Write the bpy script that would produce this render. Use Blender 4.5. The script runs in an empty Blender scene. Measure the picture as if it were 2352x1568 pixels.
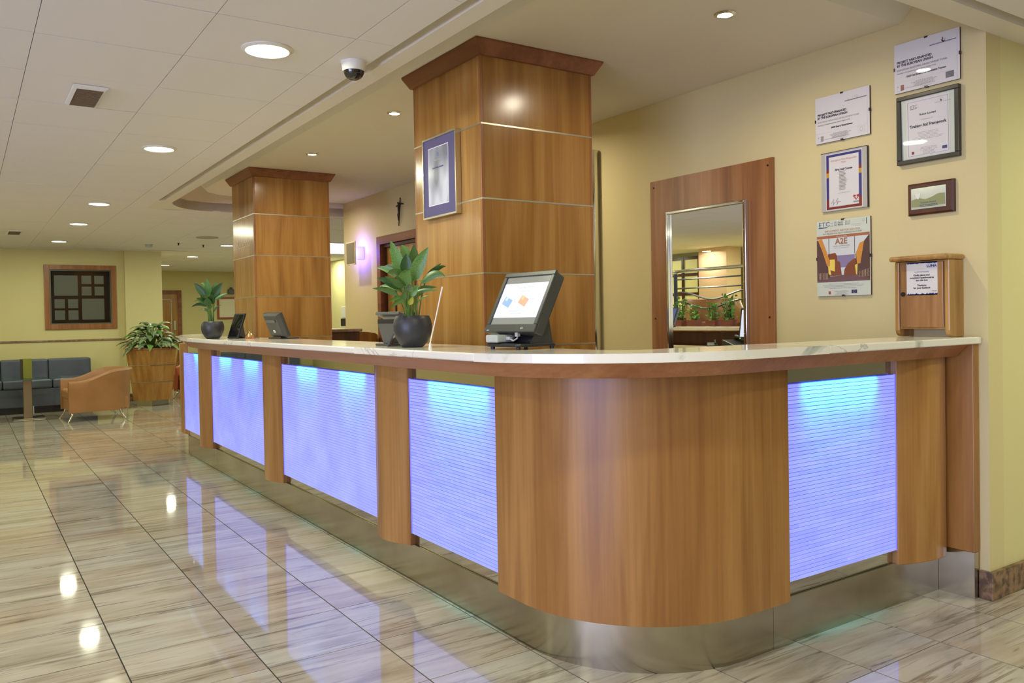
import bpy, bmesh, math, random
from mathutils import Vector, Matrix
random.seed(7)
PI = math.pi
sc = bpy.context.scene
col = sc.collection

# ------------------------------------------------------------------ camera
F, CX, CY, HC = 1885.7, 1176.0, 784 - 24.63, 1.33
YAW, PITCH, ROLL = 0.5887262, -0.0171202, -0.01802961
_f = Vector((math.sin(YAW) * math.cos(PITCH), math.cos(YAW) * math.cos(PITCH), math.sin(PITCH)))
_r = Vector((math.cos(YAW), -math.sin(YAW), 0))
_u = _r.cross(_f)
_r2 = _r * math.cos(ROLL) + _u * math.sin(ROLL)
_u2 = -_r * math.sin(ROLL) + _u * math.cos(ROLL)
CAM = Vector((0, 0, HC))
camd = bpy.data.cameras.new('camera')
cam = bpy.data.objects.new('camera', camd)
col.objects.link(cam)
cam.matrix_world = Matrix(((_r2.x, _u2.x, -_f.x, 0), (_r2.y, _u2.y, -_f.y, 0), (_r2.z, _u2.z, -_f.z, HC), (0, 0, 0, 1)))
camd.sensor_width = 36.0
camd.lens = F / 2352 * 36
camd.shift_y = -24.63 / 2352
camd.clip_start = 0.02
camd.clip_end = 100
sc.camera = cam


def proj(p):
    d = Vector(p) - CAM
    z = d.dot(_f)
    if z < 0.05:
        return None
    return (CX + F * d.dot(_r2) / z, CY - F * d.dot(_u2) / z)


# ------------------------------------------------------------------ world, exposure
w = bpy.data.worlds.new('world')
sc.world = w
w.use_nodes = True
w.node_tree.nodes['Background'].inputs[0].default_value = (0.55, 0.62, 0.8, 1)
w.node_tree.nodes['Background'].inputs[1].default_value = 0.3
sc.view_settings.view_transform = 'Standard'
sc.view_settings.look = 'None'
sc.view_settings.exposure = 0.08
sc.view_settings.gamma = 1.0
sc.view_settings.use_curve_mapping = False
sc.cycles.use_denoising = True
sc.cycles.use_adaptive_sampling = True
sc.cycles.adaptive_threshold = 0.02
sc.cycles.max_bounces = 10
sc.cycles.diffuse_bounces = 5
sc.cycles.glossy_bounces = 5
sc.cycles.transmission_bounces = 6
sc.cycles.sample_clamp_indirect = 6.0
sc.cycles.sample_clamp_direct = 0.0
sc.cycles.caustics_reflective = False
sc.cycles.caustics_refractive = False

P_DOWN = 16.0          # each fluorescent downlight
C_DOWN = (0.97, 1.0, 0.72)
P_SPOT = 9.0          # each halogen spot
C_SPOT = (1.0, 0.88, 0.66)
P_FILL = 540.0  # added cool fill light at the left, out of view
C_FILL = (0.54, 0.58, 1.0)
BLUE_E = 0.93           # the lit glass panels

ZC, ZP, ZV = 2.577, 2.735, 2.86     # low ceiling, plaster panel, void above it
XW = 3.87                            # back wall


def area(name, loc, power, color, shape='DISK', size=0.18, size_y=None, rot=(0, 0, 0), spread=180):
    L = bpy.data.lights.new(name, 'AREA')
    L.shape = shape
    L.size = size
    if size_y:
        L.size_y = size_y
    L.energy = power
    L.color = color
    L.spread = math.radians(spread)
    o = bpy.data.objects.new(name, L)
    o.location = loc
    o.rotation_euler = rot
    col.objects.link(o)
    return o


area('cool_fill', (-6.95, -0.6, 1.45), P_FILL, C_FILL, 'RECTANGLE', 2.2, 6.6, rot=(0, math.radians(-90), 0))  # cool fill added to tint ceiling and floor, not a known source

# ------------------------------------------------------------------ tagging and mesh helpers


def tag(o, label=None, cat=None, group=None, kind=None):
    if label:
        o['label'] = label
    if cat:
        o['category'] = cat
    if group:
        o['group'] = group
    if kind:
        o['kind'] = kind
    return o


def thing(name, label, cat, loc=(0, 0, 0), rotz=0.0, group=None, kind=None):
    o = bpy.data.objects.new(name, None)
    o.empty_display_size = 0.1
    o.location = loc
    o.rotation_euler = (0, 0, rotz)
    col.objects.link(o)
    return tag(o, label, cat, group, kind)


def wloc(o):
    v = Vector((0, 0, 0))
    while o:
        v = v + o.location
        o = o.parent
    return v


def link_mesh(name, me, parent=None, loc=(0, 0, 0)):
    o = bpy.data.objects.new(name, me)
    if parent:
        o.parent = parent
    o.location = loc
    col.objects.link(o)
    return o


class G:
    """collects faces of one part"""

    def __init__(s):
        s.v, s.f = [], []

    def add(s, vs, fs):
        n = len(s.v)
        s.v += [Vector(p) for p in vs]
        s.f += [tuple(n + i for i in f) for f in fs]
        return s

    def box(s, x0, x1, y0, y1, z0, z1):
        return s.add([(x0, y0, z0), (x1, y0, z0), (x1, y1, z0), (x0, y1, z0), (x0, y0, z1), (x1, y0, z1), (x1, y1, z1), (x0, y1, z1)],
                     [(0, 3, 2, 1), (4, 5, 6, 7), (0, 1, 5, 4), (1, 2, 6, 5), (2, 3, 7, 6), (3, 0, 4, 7)])

    def cham(s, x0, x1, y0, y1, z0, z1, c=0.004, axis='z'):
        """box with chamfered edges all round"""
        ax = []
        for z, k in ((z0, c), (z0 + c, 0), (z1 - c, 0), (z1, c)):
            ax.append([(x0 + k + c * (1 if k == 0 else 0) * 0, y0 + k, z), (x1 - k, y0 + k, z), (x1 - k, y1 - k, z), (x0 + k, y1 - k, z)])
        vs = [p for r in ax for p in r]
        fs = [(3, 2, 1, 0), (12, 13, 14, 15)]
        for r in range(3):
            for i in range(4):
                a, b = r * 4 + i, r * 4 + (i + 1) % 4
                fs.append((a, b, b + 4, a + 4))
        return s.add(vs, fs)

    def prism(s, poly, z0, z1):
        n = len(poly)
        a = sum(poly[i][0] * poly[(i + 1) % n][1] - poly[(i + 1) % n][0] * poly[i][1] for i in range(n))
        if a < 0:
            poly = poly[::-1]
        vs = [(p[0], p[1], z0) for p in poly] + [(p[0], p[1], z1) for p in poly]
        fs = [tuple(range(n - 1, -1, -1)), tuple(range(n, 2 * n))]
        fs += [(i, (i + 1) % n, n + (i + 1) % n, n + i) for i in range(n)]
        return s.add(vs, fs)

    def loft(s, rings, cap=True, closed=True):
        n = len(rings[0])
        vs = [p for r in rings for p in r]
        fs = []
        for k in range(len(rings) - 1):
            for i in range(n if closed else n - 1):
                a, b = k * n + i, k * n + (i + 1) % n
                fs.append((a, b, b + n, a + n))
        if cap:
            fs.append(tuple(range(n - 1, -1, -1)))
            fs.append(tuple(range((len(rings) - 1) * n, len(rings) * n)))
        return s.add(vs, fs)

    def lathe(s, prof, c=(0, 0, 0), n=28):
        """prof: (r, z) from bottom to top"""
        rings = []
        for r, z in prof:
            rings.append([(c[0] + r * math.cos(2 * PI * i / n), c[1] + r * math.sin(2 * PI * i / n), c[2] + z) for i in range(n)])
        return s.loft(rings, cap=True)

    def tube(s, pts, r, n=8, cap=True):
        pts = [Vector(p) for p in pts]
        rr = r if isinstance(r, (list, tuple)) else [r] * len(pts)
        rings = []
        up = Vector((0, 0, 1))
        for i, p in enumerate(pts):
            t = (pts[min(i + 1, len(pts) - 1)] - pts[max(i - 1, 0)]).normalized()
            a = t.cross(up)
            if a.length < 0.05:
                a = t.cross(Vector((1, 0, 0)))
            a.normalize()
            b = t.cross(a).normalized()
            rings.append([p + (a * math.cos(2 * PI * k / n) + b * math.sin(2 * PI * k / n)) * rr[i] for k in range(n)])
        return s.loft(rings, cap=cap)

    def quad(s, a, b, c, d):
        return s.add([a, b, c, d], [(0, 1, 2, 3)])

    def mesh(s, name, mat, off=(0, 0, 0), smooth=False, fix=True):
        off = Vector(off)
        me = bpy.data.meshes.new(name)
        me.from_pydata([tuple(p - off) for p in s.v], [], s.f)
        if fix:
            bm = bmesh.new()
            bm.from_mesh(me)
            bmesh.ops.recalc_face_normals(bm, faces=bm.faces)
            bm.to_mesh(me)
            bm.free()
        me.materials.append(mat)
        if smooth:
            for p in me.polygons:
                p.use_smooth = True
            try:
                me.set_sharp_from_angle(angle=math.radians(40))
            except Exception:
                pass
        me.update()
        return me

    def build(s, name, mat, parent=None, local=False, smooth=False, fix=True, bevel=0.0, seg=2):
        """points are world coordinates unless local; the object's origin is its parent's"""
        off = (0, 0, 0) if (local or parent is None) else wloc(parent)
        if parent is None:                       # origin at the base centre of the mesh
            mn = [min(p[i] for p in s.v) for i in range(3)]
            mx = [max(p[i] for p in s.v) for i in range(3)]
            off = ((mn[0] + mx[0]) / 2, (mn[1] + mx[1]) / 2, mn[2])
        me = s.mesh(name, mat, off, smooth, fix)
        o = link_mesh(name, me, parent, off if parent is None else (0, 0, 0))
        if bevel:
            m = o.modifiers.new('bevel', 'BEVEL')
            m.width = bevel
            m.segments = seg
            m.limit_method = 'ANGLE'
            m.angle_limit = math.radians(35)
            m.harden_normals = False
        return o


def offset_path(P, d):
    """offset an open 2-D polyline to its left by d"""
    out = []
    for i, p in enumerate(P):
        a = Vector(P[max(i - 1, 0)])
        b = Vector(P[min(i + 1, len(P) - 1)])
        t = (b - a).normalized()
        n = Vector((-t.y, t.x))
        out.append((p[0] + n.x * d, p[1] + n.y * d))
    return out


def arc(cx, cy, r, a0, a1, n):
    return [(cx + r * math.cos(math.radians(a0 + (a1 - a0) * i / n)), cy + r * math.sin(math.radians(a0 + (a1 - a0) * i / n))) for i in range(n + 1)]


# ------------------------------------------------------------------ materials
def lin(c):
    c = c / 255
    return c / 12.92 if c <= 0.04045 else ((c + 0.055) / 1.055) ** 2.4


def rgb(r, g, b):
    return (lin(r), lin(g), lin(b), 1)


def mat(name, color, rough=0.5, metal=0.0, emit=None, es=0.0, alpha=None, trans=0.0, spec=None, ior=None, coat=0.0):
    m = bpy.data.materials.new(name)
    m.use_nodes = True
    b = m.node_tree.nodes['Principled BSDF']
    b.inputs['Base Color'].default_value = color
    b.inputs['Roughness'].default_value = rough
    b.inputs['Metallic'].default_value = metal
    if emit:
        b.inputs['Emission Color'].default_value = emit
        b.inputs['Emission Strength'].default_value = es
    if trans:
        b.inputs['Transmission Weight'].default_value = trans
    if spec is not None:
        b.inputs['Specular IOR Level'].default_value = spec
    if ior:
        b.inputs['IOR'].default_value = ior
    if coat:
        b.inputs['Coat Weight'].default_value = coat
        b.inputs['Coat Roughness'].default_value = 0.02
    return m


def nt(m):
    return m.node_tree.nodes, m.node_tree.links, m.node_tree.nodes['Principled BSDF']


def ramp(N, stops, interp='LINEAR'):
    r = N.new('ShaderNodeValToRGB')
    r.color_ramp.interpolation = interp
    e = r.color_ramp.elements
    while len(e) < len(stops):
        e.new(0.5)
    for i, (p, c) in enumerate(stops):
        e[i].position = p
        e[i].color = c
    return r


def coords(N, L, scale, obj=True, rnd=3.0):
    """object coordinates, shifted per object, then scaled"""
    t = N.new('ShaderNodeTexCoord')
    g = N.new('ShaderNodeObjectInfo')
    mu = N.new('ShaderNodeVectorMath')
    mu.operation = 'SCALE'
    cb = N.new('ShaderNodeCombineXYZ')
    for k in range(3):
        L.new(g.outputs['Random'], cb.inputs[k])
    L.new(cb.outputs[0], mu.inputs[0])
    mu.inputs['Scale'].default_value = rnd
    ad = N.new('ShaderNodeVectorMath')
    ad.operation = 'ADD'
    L.new(t.outputs['Object'], ad.inputs[0])
    L.new(mu.outputs[0], ad.inputs[1])
    mp = N.new('ShaderNodeMapping')
    mp.inputs['Scale'].default_value = scale
    L.new(ad.outputs[0], mp.inputs[0])
    return mp


def mixc(N, L, a, b, fac, blend='MIX'):
    m = N.new('ShaderNodeMix')
    m.data_type = 'RGBA'
    m.blend_type = blend
    for sock, v in ((m.inputs[0], fac), (m.inputs[6], a), (m.inputs[7], b)):
        if hasattr(v, 'is_linked') or hasattr(v, 'links'):
            L.new(v, sock)
        else:
            sock.default_value = v
    return m.outputs[2]


def wood(name, light, mid, dark, grain='z', rough=0.28, scale=1.0, rnd=5.0):
    m = mat(name, mid, rough)
    N, L, B = nt(m)
    k = {'z': (7, 7, 0.55), 'x': (0.55, 7, 7), 'y': (7, 0.55, 7)}[grain]
    mp = coords(N, L, tuple(v * scale for v in k), rnd=rnd)
    n1 = N.new('ShaderNodeTexNoise')
    n1.inputs['Scale'].default_value = 1.0
    n1.inputs['Detail'].default_value = 5
    n1.inputs['Roughness'].default_value = 0.55
    n1.inputs['Distortion'].default_value = 0.9
    L.new(mp.outputs[0], n1.inputs['Vector'])
    r1 = ramp(N, [(0.28, dark), (0.47, mid), (0.66, light)])
    L.new(n1.outputs['Fac'], r1.inputs[0])
    k2 = {'z': (70, 70, 1.6), 'x': (1.6, 70, 70), 'y': (70, 1.6, 70)}[grain]
    mp2 = coords(N, L, k2, rnd=rnd)
    n2 = N.new('ShaderNodeTexNoise')
    n2.inputs['Scale'].default_value = 1.0
    n2.inputs['Detail'].default_value = 3
    L.new(mp2.outputs[0], n2.inputs['Vector'])
    r2 = ramp(N, [(0.3, (0.74, 0.70, 0.66, 1)), (0.6, (1, 1, 1, 1))])
    L.new(n2.outputs['Fac'], r2.inputs[0])
    c = mixc(N, L, r1.outputs[0], r2.outputs[0], 0.55, 'MULTIPLY')
    L.new(c, B.inputs['Base Color'])
    return m


def noisebump(m, scale=60.0, strength=0.1, dist=0.01, detail=3, vec=(1, 1, 1)):
    N, L, B = nt(m)
    mp = coords(N, L, vec)
    n = N.new('ShaderNodeTexNoise')
    n.inputs['Scale'].default_value = scale
    n.inputs['Detail'].default_value = detail
    L.new(mp.outputs[0], n.inputs['Vector'])
    b = N.new('ShaderNodeBump')
    b.inputs['Strength'].default_value = strength
    b.inputs['Distance'].default_value = dist
    L.new(n.outputs['Fac'], b.inputs['Height'])
    L.new(b.outputs[0], B.inputs['Normal'])
    return m


def mottled(name, c1, c2, scale, rough, metal=0.0, vec=(1, 1, 1), lo=0.35, hi=0.65, detail=4, dist=0.0, rnd=3.0):
    m = mat(name, c1, rough, metal)
    N, L, B = nt(m)
    mp = coords(N, L, vec, rnd=rnd)
    n = N.new('ShaderNodeTexNoise')
    n.inputs['Scale'].default_value = scale
    n.inputs['Detail'].default_value = detail
    n.inputs['Distortion'].default_value = dist
    L.new(mp.outputs[0], n.inputs['Vector'])
    r = ramp(N, [(lo, c1), (hi, c2)])
    L.new(n.outputs['Fac'], r.inputs[0])
    L.new(r.outputs[0], B.inputs['Base Color'])
    return m


M = {}
M['wood'] = wood('cherry_veneer', rgb(176, 132, 70), rgb(158, 112, 53), rgb(134, 90, 40), rough=0.2)
M['wood_post'] = wood('cherry_post', rgb(176, 131, 75), rgb(160, 113, 59), rgb(140, 94, 47), rough=0.3)
M['wood_red'] = wood('red_cherry', rgb(174, 120, 76), rgb(158, 103, 62), rgb(136, 84, 50), grain='y', rough=0.3, scale=0.7)
M['wood_redx'] = wood('red_cherry_x', rgb(174, 120, 76), rgb(158, 103, 62), rgb(136, 84, 50), grain='x', rough=0.3, scale=0.7)
M['wood_crown'] = wood('dark_cherry', rgb(150, 94, 58), rgb(132, 78, 46), rgb(112, 62, 36), grain='y', rough=0.4)
M['wood_frame'] = wood('frame_wood', rgb(168, 114, 70), rgb(150, 96, 54), rgb(126, 76, 42), rough=0.35)
M['wood_dark'] = wood('dark_wood', rgb(96, 52, 30), rgb(76, 38, 22), rgb(54, 26, 16), rough=0.35)
M['oak'] = wood('lacquered_oak', rgb(186, 146, 86), rgb(166, 124, 66), rgb(138, 98, 50), rough=0.22, scale=2.2)
M['steel'] = mottled('brushed_steel', rgb(196, 190, 172), rgb(172, 166, 146), 2.5, 0.2, 1.0, detail=6)
M['steel_mirror'] = mat('polished_steel', rgb(205, 203, 196), 0.03, 1.0)
noisebump(M['steel_mirror'], 3.5, 0.05, 0.01, 1)
M['chrome'] = mat('chrome', rgb(225, 225, 222), 0.09, 1.0)
M['alu'] = mat('satin_aluminium', rgb(205, 200, 185), 0.28, 1.0)
M['mirror'] = mat('mirror_glass', rgb(238, 240, 236), 0.0, 1.0)
M['wall'] = noisebump(mat('cream_wall_paint', rgb(208, 194, 142), 0.65), 180, 0.05, 0.003)
M['wall_yellow'] = noisebump(mat('yellow_wall_paint', rgb(212, 203, 146), 0.65), 180, 0.05, 0.003)
M['ceil'] = noisebump(mat('ceiling_tile', rgb(232, 229, 224), 0.9), 250, 0.05, 0.002)
M['ceil_line'] = mat('ceiling_joint', rgb(128, 124, 112), 0.9)
M['plaster'] = mat('ceiling_plaster', rgb(228, 222, 206), 0.85)
M['black'] = mat('black_plastic', rgb(34, 34, 36), 0.35)
M['charcoal'] = mat('charcoal_glaze', rgb(46, 46, 50), 0.42)
M['grey_plastic'] = mat('grey_plastic', rgb(84, 84, 78), 0.4)
M['dark_plastic'] = mat('dark_grey_plastic', rgb(58, 58, 54), 0.4)
M['white_plastic'] = mat('white_plastic', rgb(226, 224, 214), 0.35)
M['lightgrey'] = mat('light_grey_plastic', rgb(176, 180, 176), 0.35)
M['paper'] = mat('paper', rgb(214, 212, 210), 0.5, coat=1.0)
M['paper_mint'] = mat('pale_green_paper', rgb(200, 208, 190), 0.5, coat=1.0)
M['ink'] = mat('dark_ink', rgb(38, 32, 40), 0.4)
M['ink_grey'] = mat('grey_ink', rgb(150, 144, 142), 0.4)
M['ink_faint'] = mat('faint_ink', rgb(182, 178, 178), 0.4)
M['ink_red'] = mat('red_ink', rgb(186, 118, 98), 0.4)
M['ink_blue'] = mat('blue_ink', rgb(34, 50, 120), 0.4)
M['navy'] = mat('navy_print', rgb(58, 56, 120), 0.3)
M['brick_red'] = mat('red_print', rgb(124, 44, 34), 0.3)
M['ochre'] = mat('ochre_print', rgb(190, 146, 46), 0.3)
M['flag'] = mat('flag_blue', rgb(44, 54, 84), 0.3)
M['frame_black'] = mat('black_frame', rgb(48, 44, 34), 0.3)
M['grout'] = mat('grout', rgb(44, 42, 38), 0.8)
M['leather_grey'] = noisebump(mottled('blue_grey_leather', rgb(74, 82, 98), rgb(88, 96, 112), 3, 0.38), 90, 0.12, 0.004)
M['leather_tan'] = noisebump(mottled('tan_leather', rgb(156, 110, 68), rgb(168, 122, 78), 3, 0.42), 90, 0.1, 0.004)
M['leather_red'] = mottled('red_brown_leather', rgb(164, 84, 54), rgb(150, 74, 48), 4, 0.42)
M['olive'] = mat('olive_card', rgb(140, 144, 52), 0.5)
M['gold'] = mat('polished_brass', rgb(232, 200, 130), 0.12, 1.0)
M['bronze'] = mat('dark_bronze', rgb(52, 42, 34), 0.4, 0.6)
M['soil'] = mottled('soil', rgb(48, 34, 24), rgb(28, 20, 14), 40, 0.95)
M['stem'] = mat('plant_stem', rgb(92, 122, 50), 0.5)
M['terracotta'] = mat('terracotta_plastic', rgb(150, 84, 62), 0.6)
M['glass'] = mat('clear_glass', (0.9, 0.97, 0.94, 1), 0.02, trans=1.0, ior=1.45)
M['dark_glass'] = mat('dark_glass', rgb(28, 30, 26), 0.05, spec=0.6)
M['down_emit'] = mat('lamp_diffuser', (1, 1, 1, 1), 0.5, emit=(1.0, 0.96, 0.84, 1), es=9.0)
M['spot_emit'] = mat('halogen_lens', (1, 1, 1, 1), 0.5, emit=(1.0, 0.92, 0.8, 1), es=30.0)
M['brown_baseboard'] = mottled('brown_marble', rgb(142, 112, 84), rgb(84, 64, 48), 28, 0.3, detail=7, lo=0.4, hi=0.62)
M['rail_marble'] = mottled('rail_marble', rgb(160, 130, 106), rgb(120, 92, 74), 20, 0.3)


def leafmat(name, c1, c2, c3=None, rough=0.42, vein=26):
    m = mat(name, c1, rough)
    N, L, B = nt(m)
    t = N.new('ShaderNodeTexCoord')
    mp = N.new('ShaderNodeMapping')
    mp.inputs['Scale'].default_value = (vein, 1.0, vein)
    L.new(t.outputs['Generated'], mp.inputs[0])
    n = N.new('ShaderNodeTexNoise')
    n.inputs['Scale'].default_value = 1.6
    n.inputs['Detail'].default_value = 2
    L.new(mp.outputs[0], n.inputs['Vector'])
    r = ramp(N, [(0.38, c1), (0.62, c2)])
    L.new(n.outputs['Fac'], r.inputs[0])
    o = N.new('ShaderNodeObjectInfo')
    h = N.new('ShaderNodeHueSaturation')
    ma = N.new('ShaderNodeMapRange')
    ma.inputs['To Min'].default_value = 0.65
    ma.inputs['To Max'].default_value = 1.35
    L.new(o.outputs['Random'], ma.inputs['Value'])
    L.new(ma.outputs[0], h.inputs['Value'])
    L.new(r.outputs[0], h.inputs['Color'])
    L.new(h.outputs[0], B.inputs['Base Color'])
    return m


M['leaf'] = leafmat('aspidistra_leaf', rgb(66, 108, 46), rgb(108, 144, 68))
M['leaf_dark'] = leafmat('dark_leaf', rgb(34, 70, 24), rgb(56, 94, 36))
M['leaf_var'] = leafmat('variegated_leaf', rgb(60, 96, 48), rgb(140, 158, 118), vein=9)
M['leaf_yel'] = leafmat('yellow_leaf', rgb(168, 160, 60), rgb(140, 150, 60))
M['leaf_bright'] = leafmat('bright_leaf', rgb(96, 168, 60), rgb(150, 204, 96))


def floor_mat():
    m = mat('striated_stone_tile', rgb(196, 186, 168), 0.05, ior=1.8)
    N, L, B = nt(m)
    g = N.new('ShaderNodeNewGeometry')
    sub = N.new('ShaderNodeVectorMath'); sub.operation = 'SUBTRACT'
    sub.inputs[1].default_value = (0.485, 3.13, 0)
    L.new(g.outputs['Position'], sub.inputs[0])
    dv = N.new('ShaderNodeVectorMath'); dv.operation = 'DIVIDE'
    dv.inputs[1].default_value = (0.455, 0.453, 1)
    L.new(sub.outputs[0], dv.inputs[0])
    fl = N.new('ShaderNodeVectorMath'); fl.operation = 'FLOOR'
    L.new(dv.outputs[0], fl.inputs[0])
    sp = N.new('ShaderNodeSeparateXYZ'); L.new(fl.outputs[0], sp.inputs[0])
    cb = N.new('ShaderNodeCombineXYZ'); L.new(sp.outputs[0], cb.inputs[0]); L.new(sp.outputs[1], cb.inputs[1])
    wn = N.new('ShaderNodeTexWhiteNoise'); L.new(cb.outputs[0], wn.inputs['Vector'])
    sc1 = N.new('ShaderNodeVectorMath'); sc1.operation = 'SCALE'; sc1.inputs['Scale'].default_value = 7.0
    L.new(wn.outputs['Color'], sc1.inputs[0])
    ad = N.new('ShaderNodeVectorMath'); ad.operation = 'ADD'
    L.new(g.outputs['Position'], ad.inputs[0]); L.new(sc1.outputs[0], ad.inputs[1])

    def layer(scale, rot, detail, stops, dist, rough=0.6):
        mp = N.new('ShaderNodeMapping')
        mp.inputs['Scale'].default_value = scale
        mp.inputs['Rotation'].default_value = (0, 0, rot)
        L.new(ad.outputs[0], mp.inputs[0])
        n = N.new('ShaderNodeTexNoise')
        n.inputs['Scale'].default_value = 1.0
        n.inputs['Detail'].default_value = detail
        n.inputs['Roughness'].default_value = rough
        n.inputs['Distortion'].default_value = dist
        L.new(mp.outputs[0], n.inputs['Vector'])
        r = ramp(N, stops)
        L.new(n.outputs['Fac'], r.inputs[0])
        return r.outputs[0]
    a = layer((1.2, 8, 1), 0.05, 5, [(0.30, rgb(162, 153, 138)), (0.46, rgb(188, 181, 166)), (0.62, rgb(202, 197, 184))], 0.8)
    b = layer((1.5, 21, 1), 0.08, 7, [(0.34, rgb(138, 126, 118)), (0.40, rgb(196, 188, 180)), (0.45, rgb(246, 243, 238)), (0.7, rgb(255, 254, 250))], 1.1, 0.68)
    c = layer((1.2, 1.0, 1), 0.0, 2, [(0.35, rgb(238, 228, 220)), (0.65, rgb(246, 250, 255))], 0.3)
    x = mixc(N, L, a, b, 0.75, 'MULTIPLY')
    x = mixc(N, L, x, c, 0.9, 'MULTIPLY')
    L.new(x, B.inputs['Base Color'])
    nb = N.new('ShaderNodeTexNoise')
    nb.inputs['Scale'].default_value = 3.0
    nb.inputs['Detail'].default_value = 1
    L.new(ad.outputs[0], nb.inputs['Vector'])
    bp = N.new('ShaderNodeBump')
    bp.inputs['Strength'].default_value = 0.05
    bp.inputs['Distance'].default_value = 0.006
    L.new(nb.outputs['Fac'], bp.inputs['Height'])
    L.new(bp.outputs[0], B.inputs['Normal'])
    return m


M['floor'] = floor_mat()


def marble_mat():
    m = mat('white_marble', rgb(226, 222, 208), 0.1)
    N, L, B = nt(m)
    mp = coords(N, L, (1, 0.55, 1), rnd=2.0)
    n = N.new('ShaderNodeTexNoise')
    n.inputs['Scale'].default_value = 1.9
    n.inputs['Detail'].default_value = 6
    n.inputs['Roughness'].default_value = 0.62
    n.inputs['Distortion'].default_value = 1.3
    L.new(mp.outputs[0], n.inputs['Vector'])
    W = rgb(228, 224, 212)
    r = ramp(N, [(0.26, rgb(158, 160, 156)), (0.33, rgb(200, 200, 190)), (0.37, W), (0.575, W), (0.585, rgb(176, 176, 168)), (0.595, W), (0.8, rgb(232, 228, 214))])
    L.new(n.outputs['Fac'], r.inputs[0])
    L.new(r.outputs[0], B.inputs['Base Color'])
    return m


M['marble'] = marble_mat()


def strip_mat():
    m = mat('blue_glass_strip', rgb(96, 118, 176), 0.2)
    N, L, B = nt(m)
    o = N.new('ShaderNodeObjectInfo')
    mp = coords(N, L, (2.0, 2.0, 2.0), rnd=4)
    n = N.new('ShaderNodeTexNoise')
    n.inputs['Scale'].default_value = 2.2
    L.new(mp.outputs[0], n.inputs['Vector'])
    r = ramp(N, [(0.3, (0.255, 0.265, 0.92, 1)), (0.7, (0.33, 0.345, 1.0, 1))])
    L.new(n.outputs['Fac'], r.inputs[0])
    L.new(r.outputs[0], B.inputs['Emission Color'])
    ma = N.new('ShaderNodeMapRange')
    ma.inputs['To Min'].default_value = 0.94 * BLUE_E
    ma.inputs['To Max'].default_value = 1.03 * BLUE_E
    L.new(o.outputs['Random'], ma.inputs['Value'])
    L.new(ma.outputs[0], B.inputs['Emission Strength'])
    return m


M['strip'] = strip_mat()
M['strip_back'] = mat('blue_glass_sheet', rgb(40, 40, 110), 0.2, emit=(0.09, 0.09, 0.55, 1), es=0.7 * BLUE_E)
M['strip_edge'] = mat('blue_glass_edge', rgb(120, 120, 230), 0.1, emit=(0.16, 0.15, 0.95, 1), es=1.0 * BLUE_E)

# ================================================================== SETTING
def struct(o, label=None):
    o['kind'] = 'structure'
    if label:
        o['label'] = label
    return o


def nocat(name, g, m, parent=None, **k):
    return g.build(name, m, parent, **k)


# ---- floor: grout bed with individual tiles
floor = G().box(-7, 11, -5.2, 21.4, -0.06, -0.003).build('floor', M['grout'])
struct(floor, 'glossy beige striated stone tile floor of the lobby')
TX0, TY0, TPX, TPY = 0.485, 3.13, 0.455, 0.453


def seen(x0, x1, y0, y1, z, m=30):
    pts = [proj((x, y, z)) for x in (x0, x1) for y in (y0, y1)]
    if any(p is None for p in pts):
        return 0
    xs = [p[0] for p in pts]
    ys = [p[1] for p in pts]
    if max(xs) < -m or min(xs) > 2352 + m or max(ys) < -m or min(ys) > 1568 + m:
        return 0
    return (max(xs) - min(xs)) * (max(ys) - min(ys))


tw, th = TPX - 0.0055, TPY - 0.0048
tile_me = G().box(-tw / 2, tw / 2, -th / 2, th / 2, -0.003, 0.0).mesh('tile', M['floor'])
cand, rest = [], []
for i in range(-17, 24):
    for j in range(-19, 41):
        x0, y0 = TX0 + i * TPX, TY0 + j * TPY
        x1, y1 = x0 + TPX, y0 + TPY
        if x0 < -7 or x1 > 11 or y0 < -5.2 or y1 > 21.4:
            continue
        a = seen(x0, x1, y0, y1, 0)
        hid = (x0 > 1.9 and 2.15 < y0 < 9.0) or (x0 > 4 and y0 > 1.9) or (y1 > 15.6 and x1 < 2.4)
        (cand if (a > 0 and not hid) else rest).append((a, x0, y0))
cand.sort(reverse=True)
rest += cand[300:]
g = G()
for a, x0, y0 in rest:
    g.box(x0 + .00275, x0 + TPX - .00275, y0 + .0024, y0 + TPY - .0024, -0.003, 0.0)
o = g.build('tiles_beyond', M['floor'], floor, fix=False)
tag(o, kind='stuff')
fl = floor.location.copy()
for a, x0, y0 in cand[:300]:
    link_mesh('tile', tile_me, floor, Vector((x0 + TPX / 2, y0 + TPY / 2, 0)) - fl)

# ---- ceiling
REC = [(1.83, 1.90), (3.87, 1.90), (3.87, 9.44), (3.3, 9.53), (2.9, 9.58), (2.58, 9.597), (2.40, 9.605), (2.22, 9.58), (2.07, 9.50), (1.95, 9.36), (1.87, 9.20), (1.83, 9.05)]
g = G()
g.box(-7, 1.68, -5.2, 21.4, ZC + 0.014, ZC + 0.10)             # backing over the tile field
g.box(1.68, 1.735, 1.73, 8.95, ZC + 0.055, ZC + 0.10)          # groove top
g.box(1.68, 1.735, 8.95, 9.599, ZC, ZC + 0.10)
g.box(1.735, 1.83, 1.78, 9.599, ZC, ZC + 0.10)                 # soffit beside the recess
g.box(1.68, 11, 1.73, 1.78, ZC + 0.055, ZC + 0.10)             # groove across
g.box(1.83, 11, 1.78, 1.90, ZC, ZC + 0.10)
g.box(1.68, 11, -5.2, 1.73, ZC + 0.014, ZC + 0.10)
g.box(1.68, 11, 9.62, 21.4, ZC + 0.014, ZC + 0.10)
g.prism([(1.83, 9.62), (11, 9.62), (11, 9.40), (3.87, 9.44)] + REC[3:], ZC, ZC + 0.10)
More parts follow.
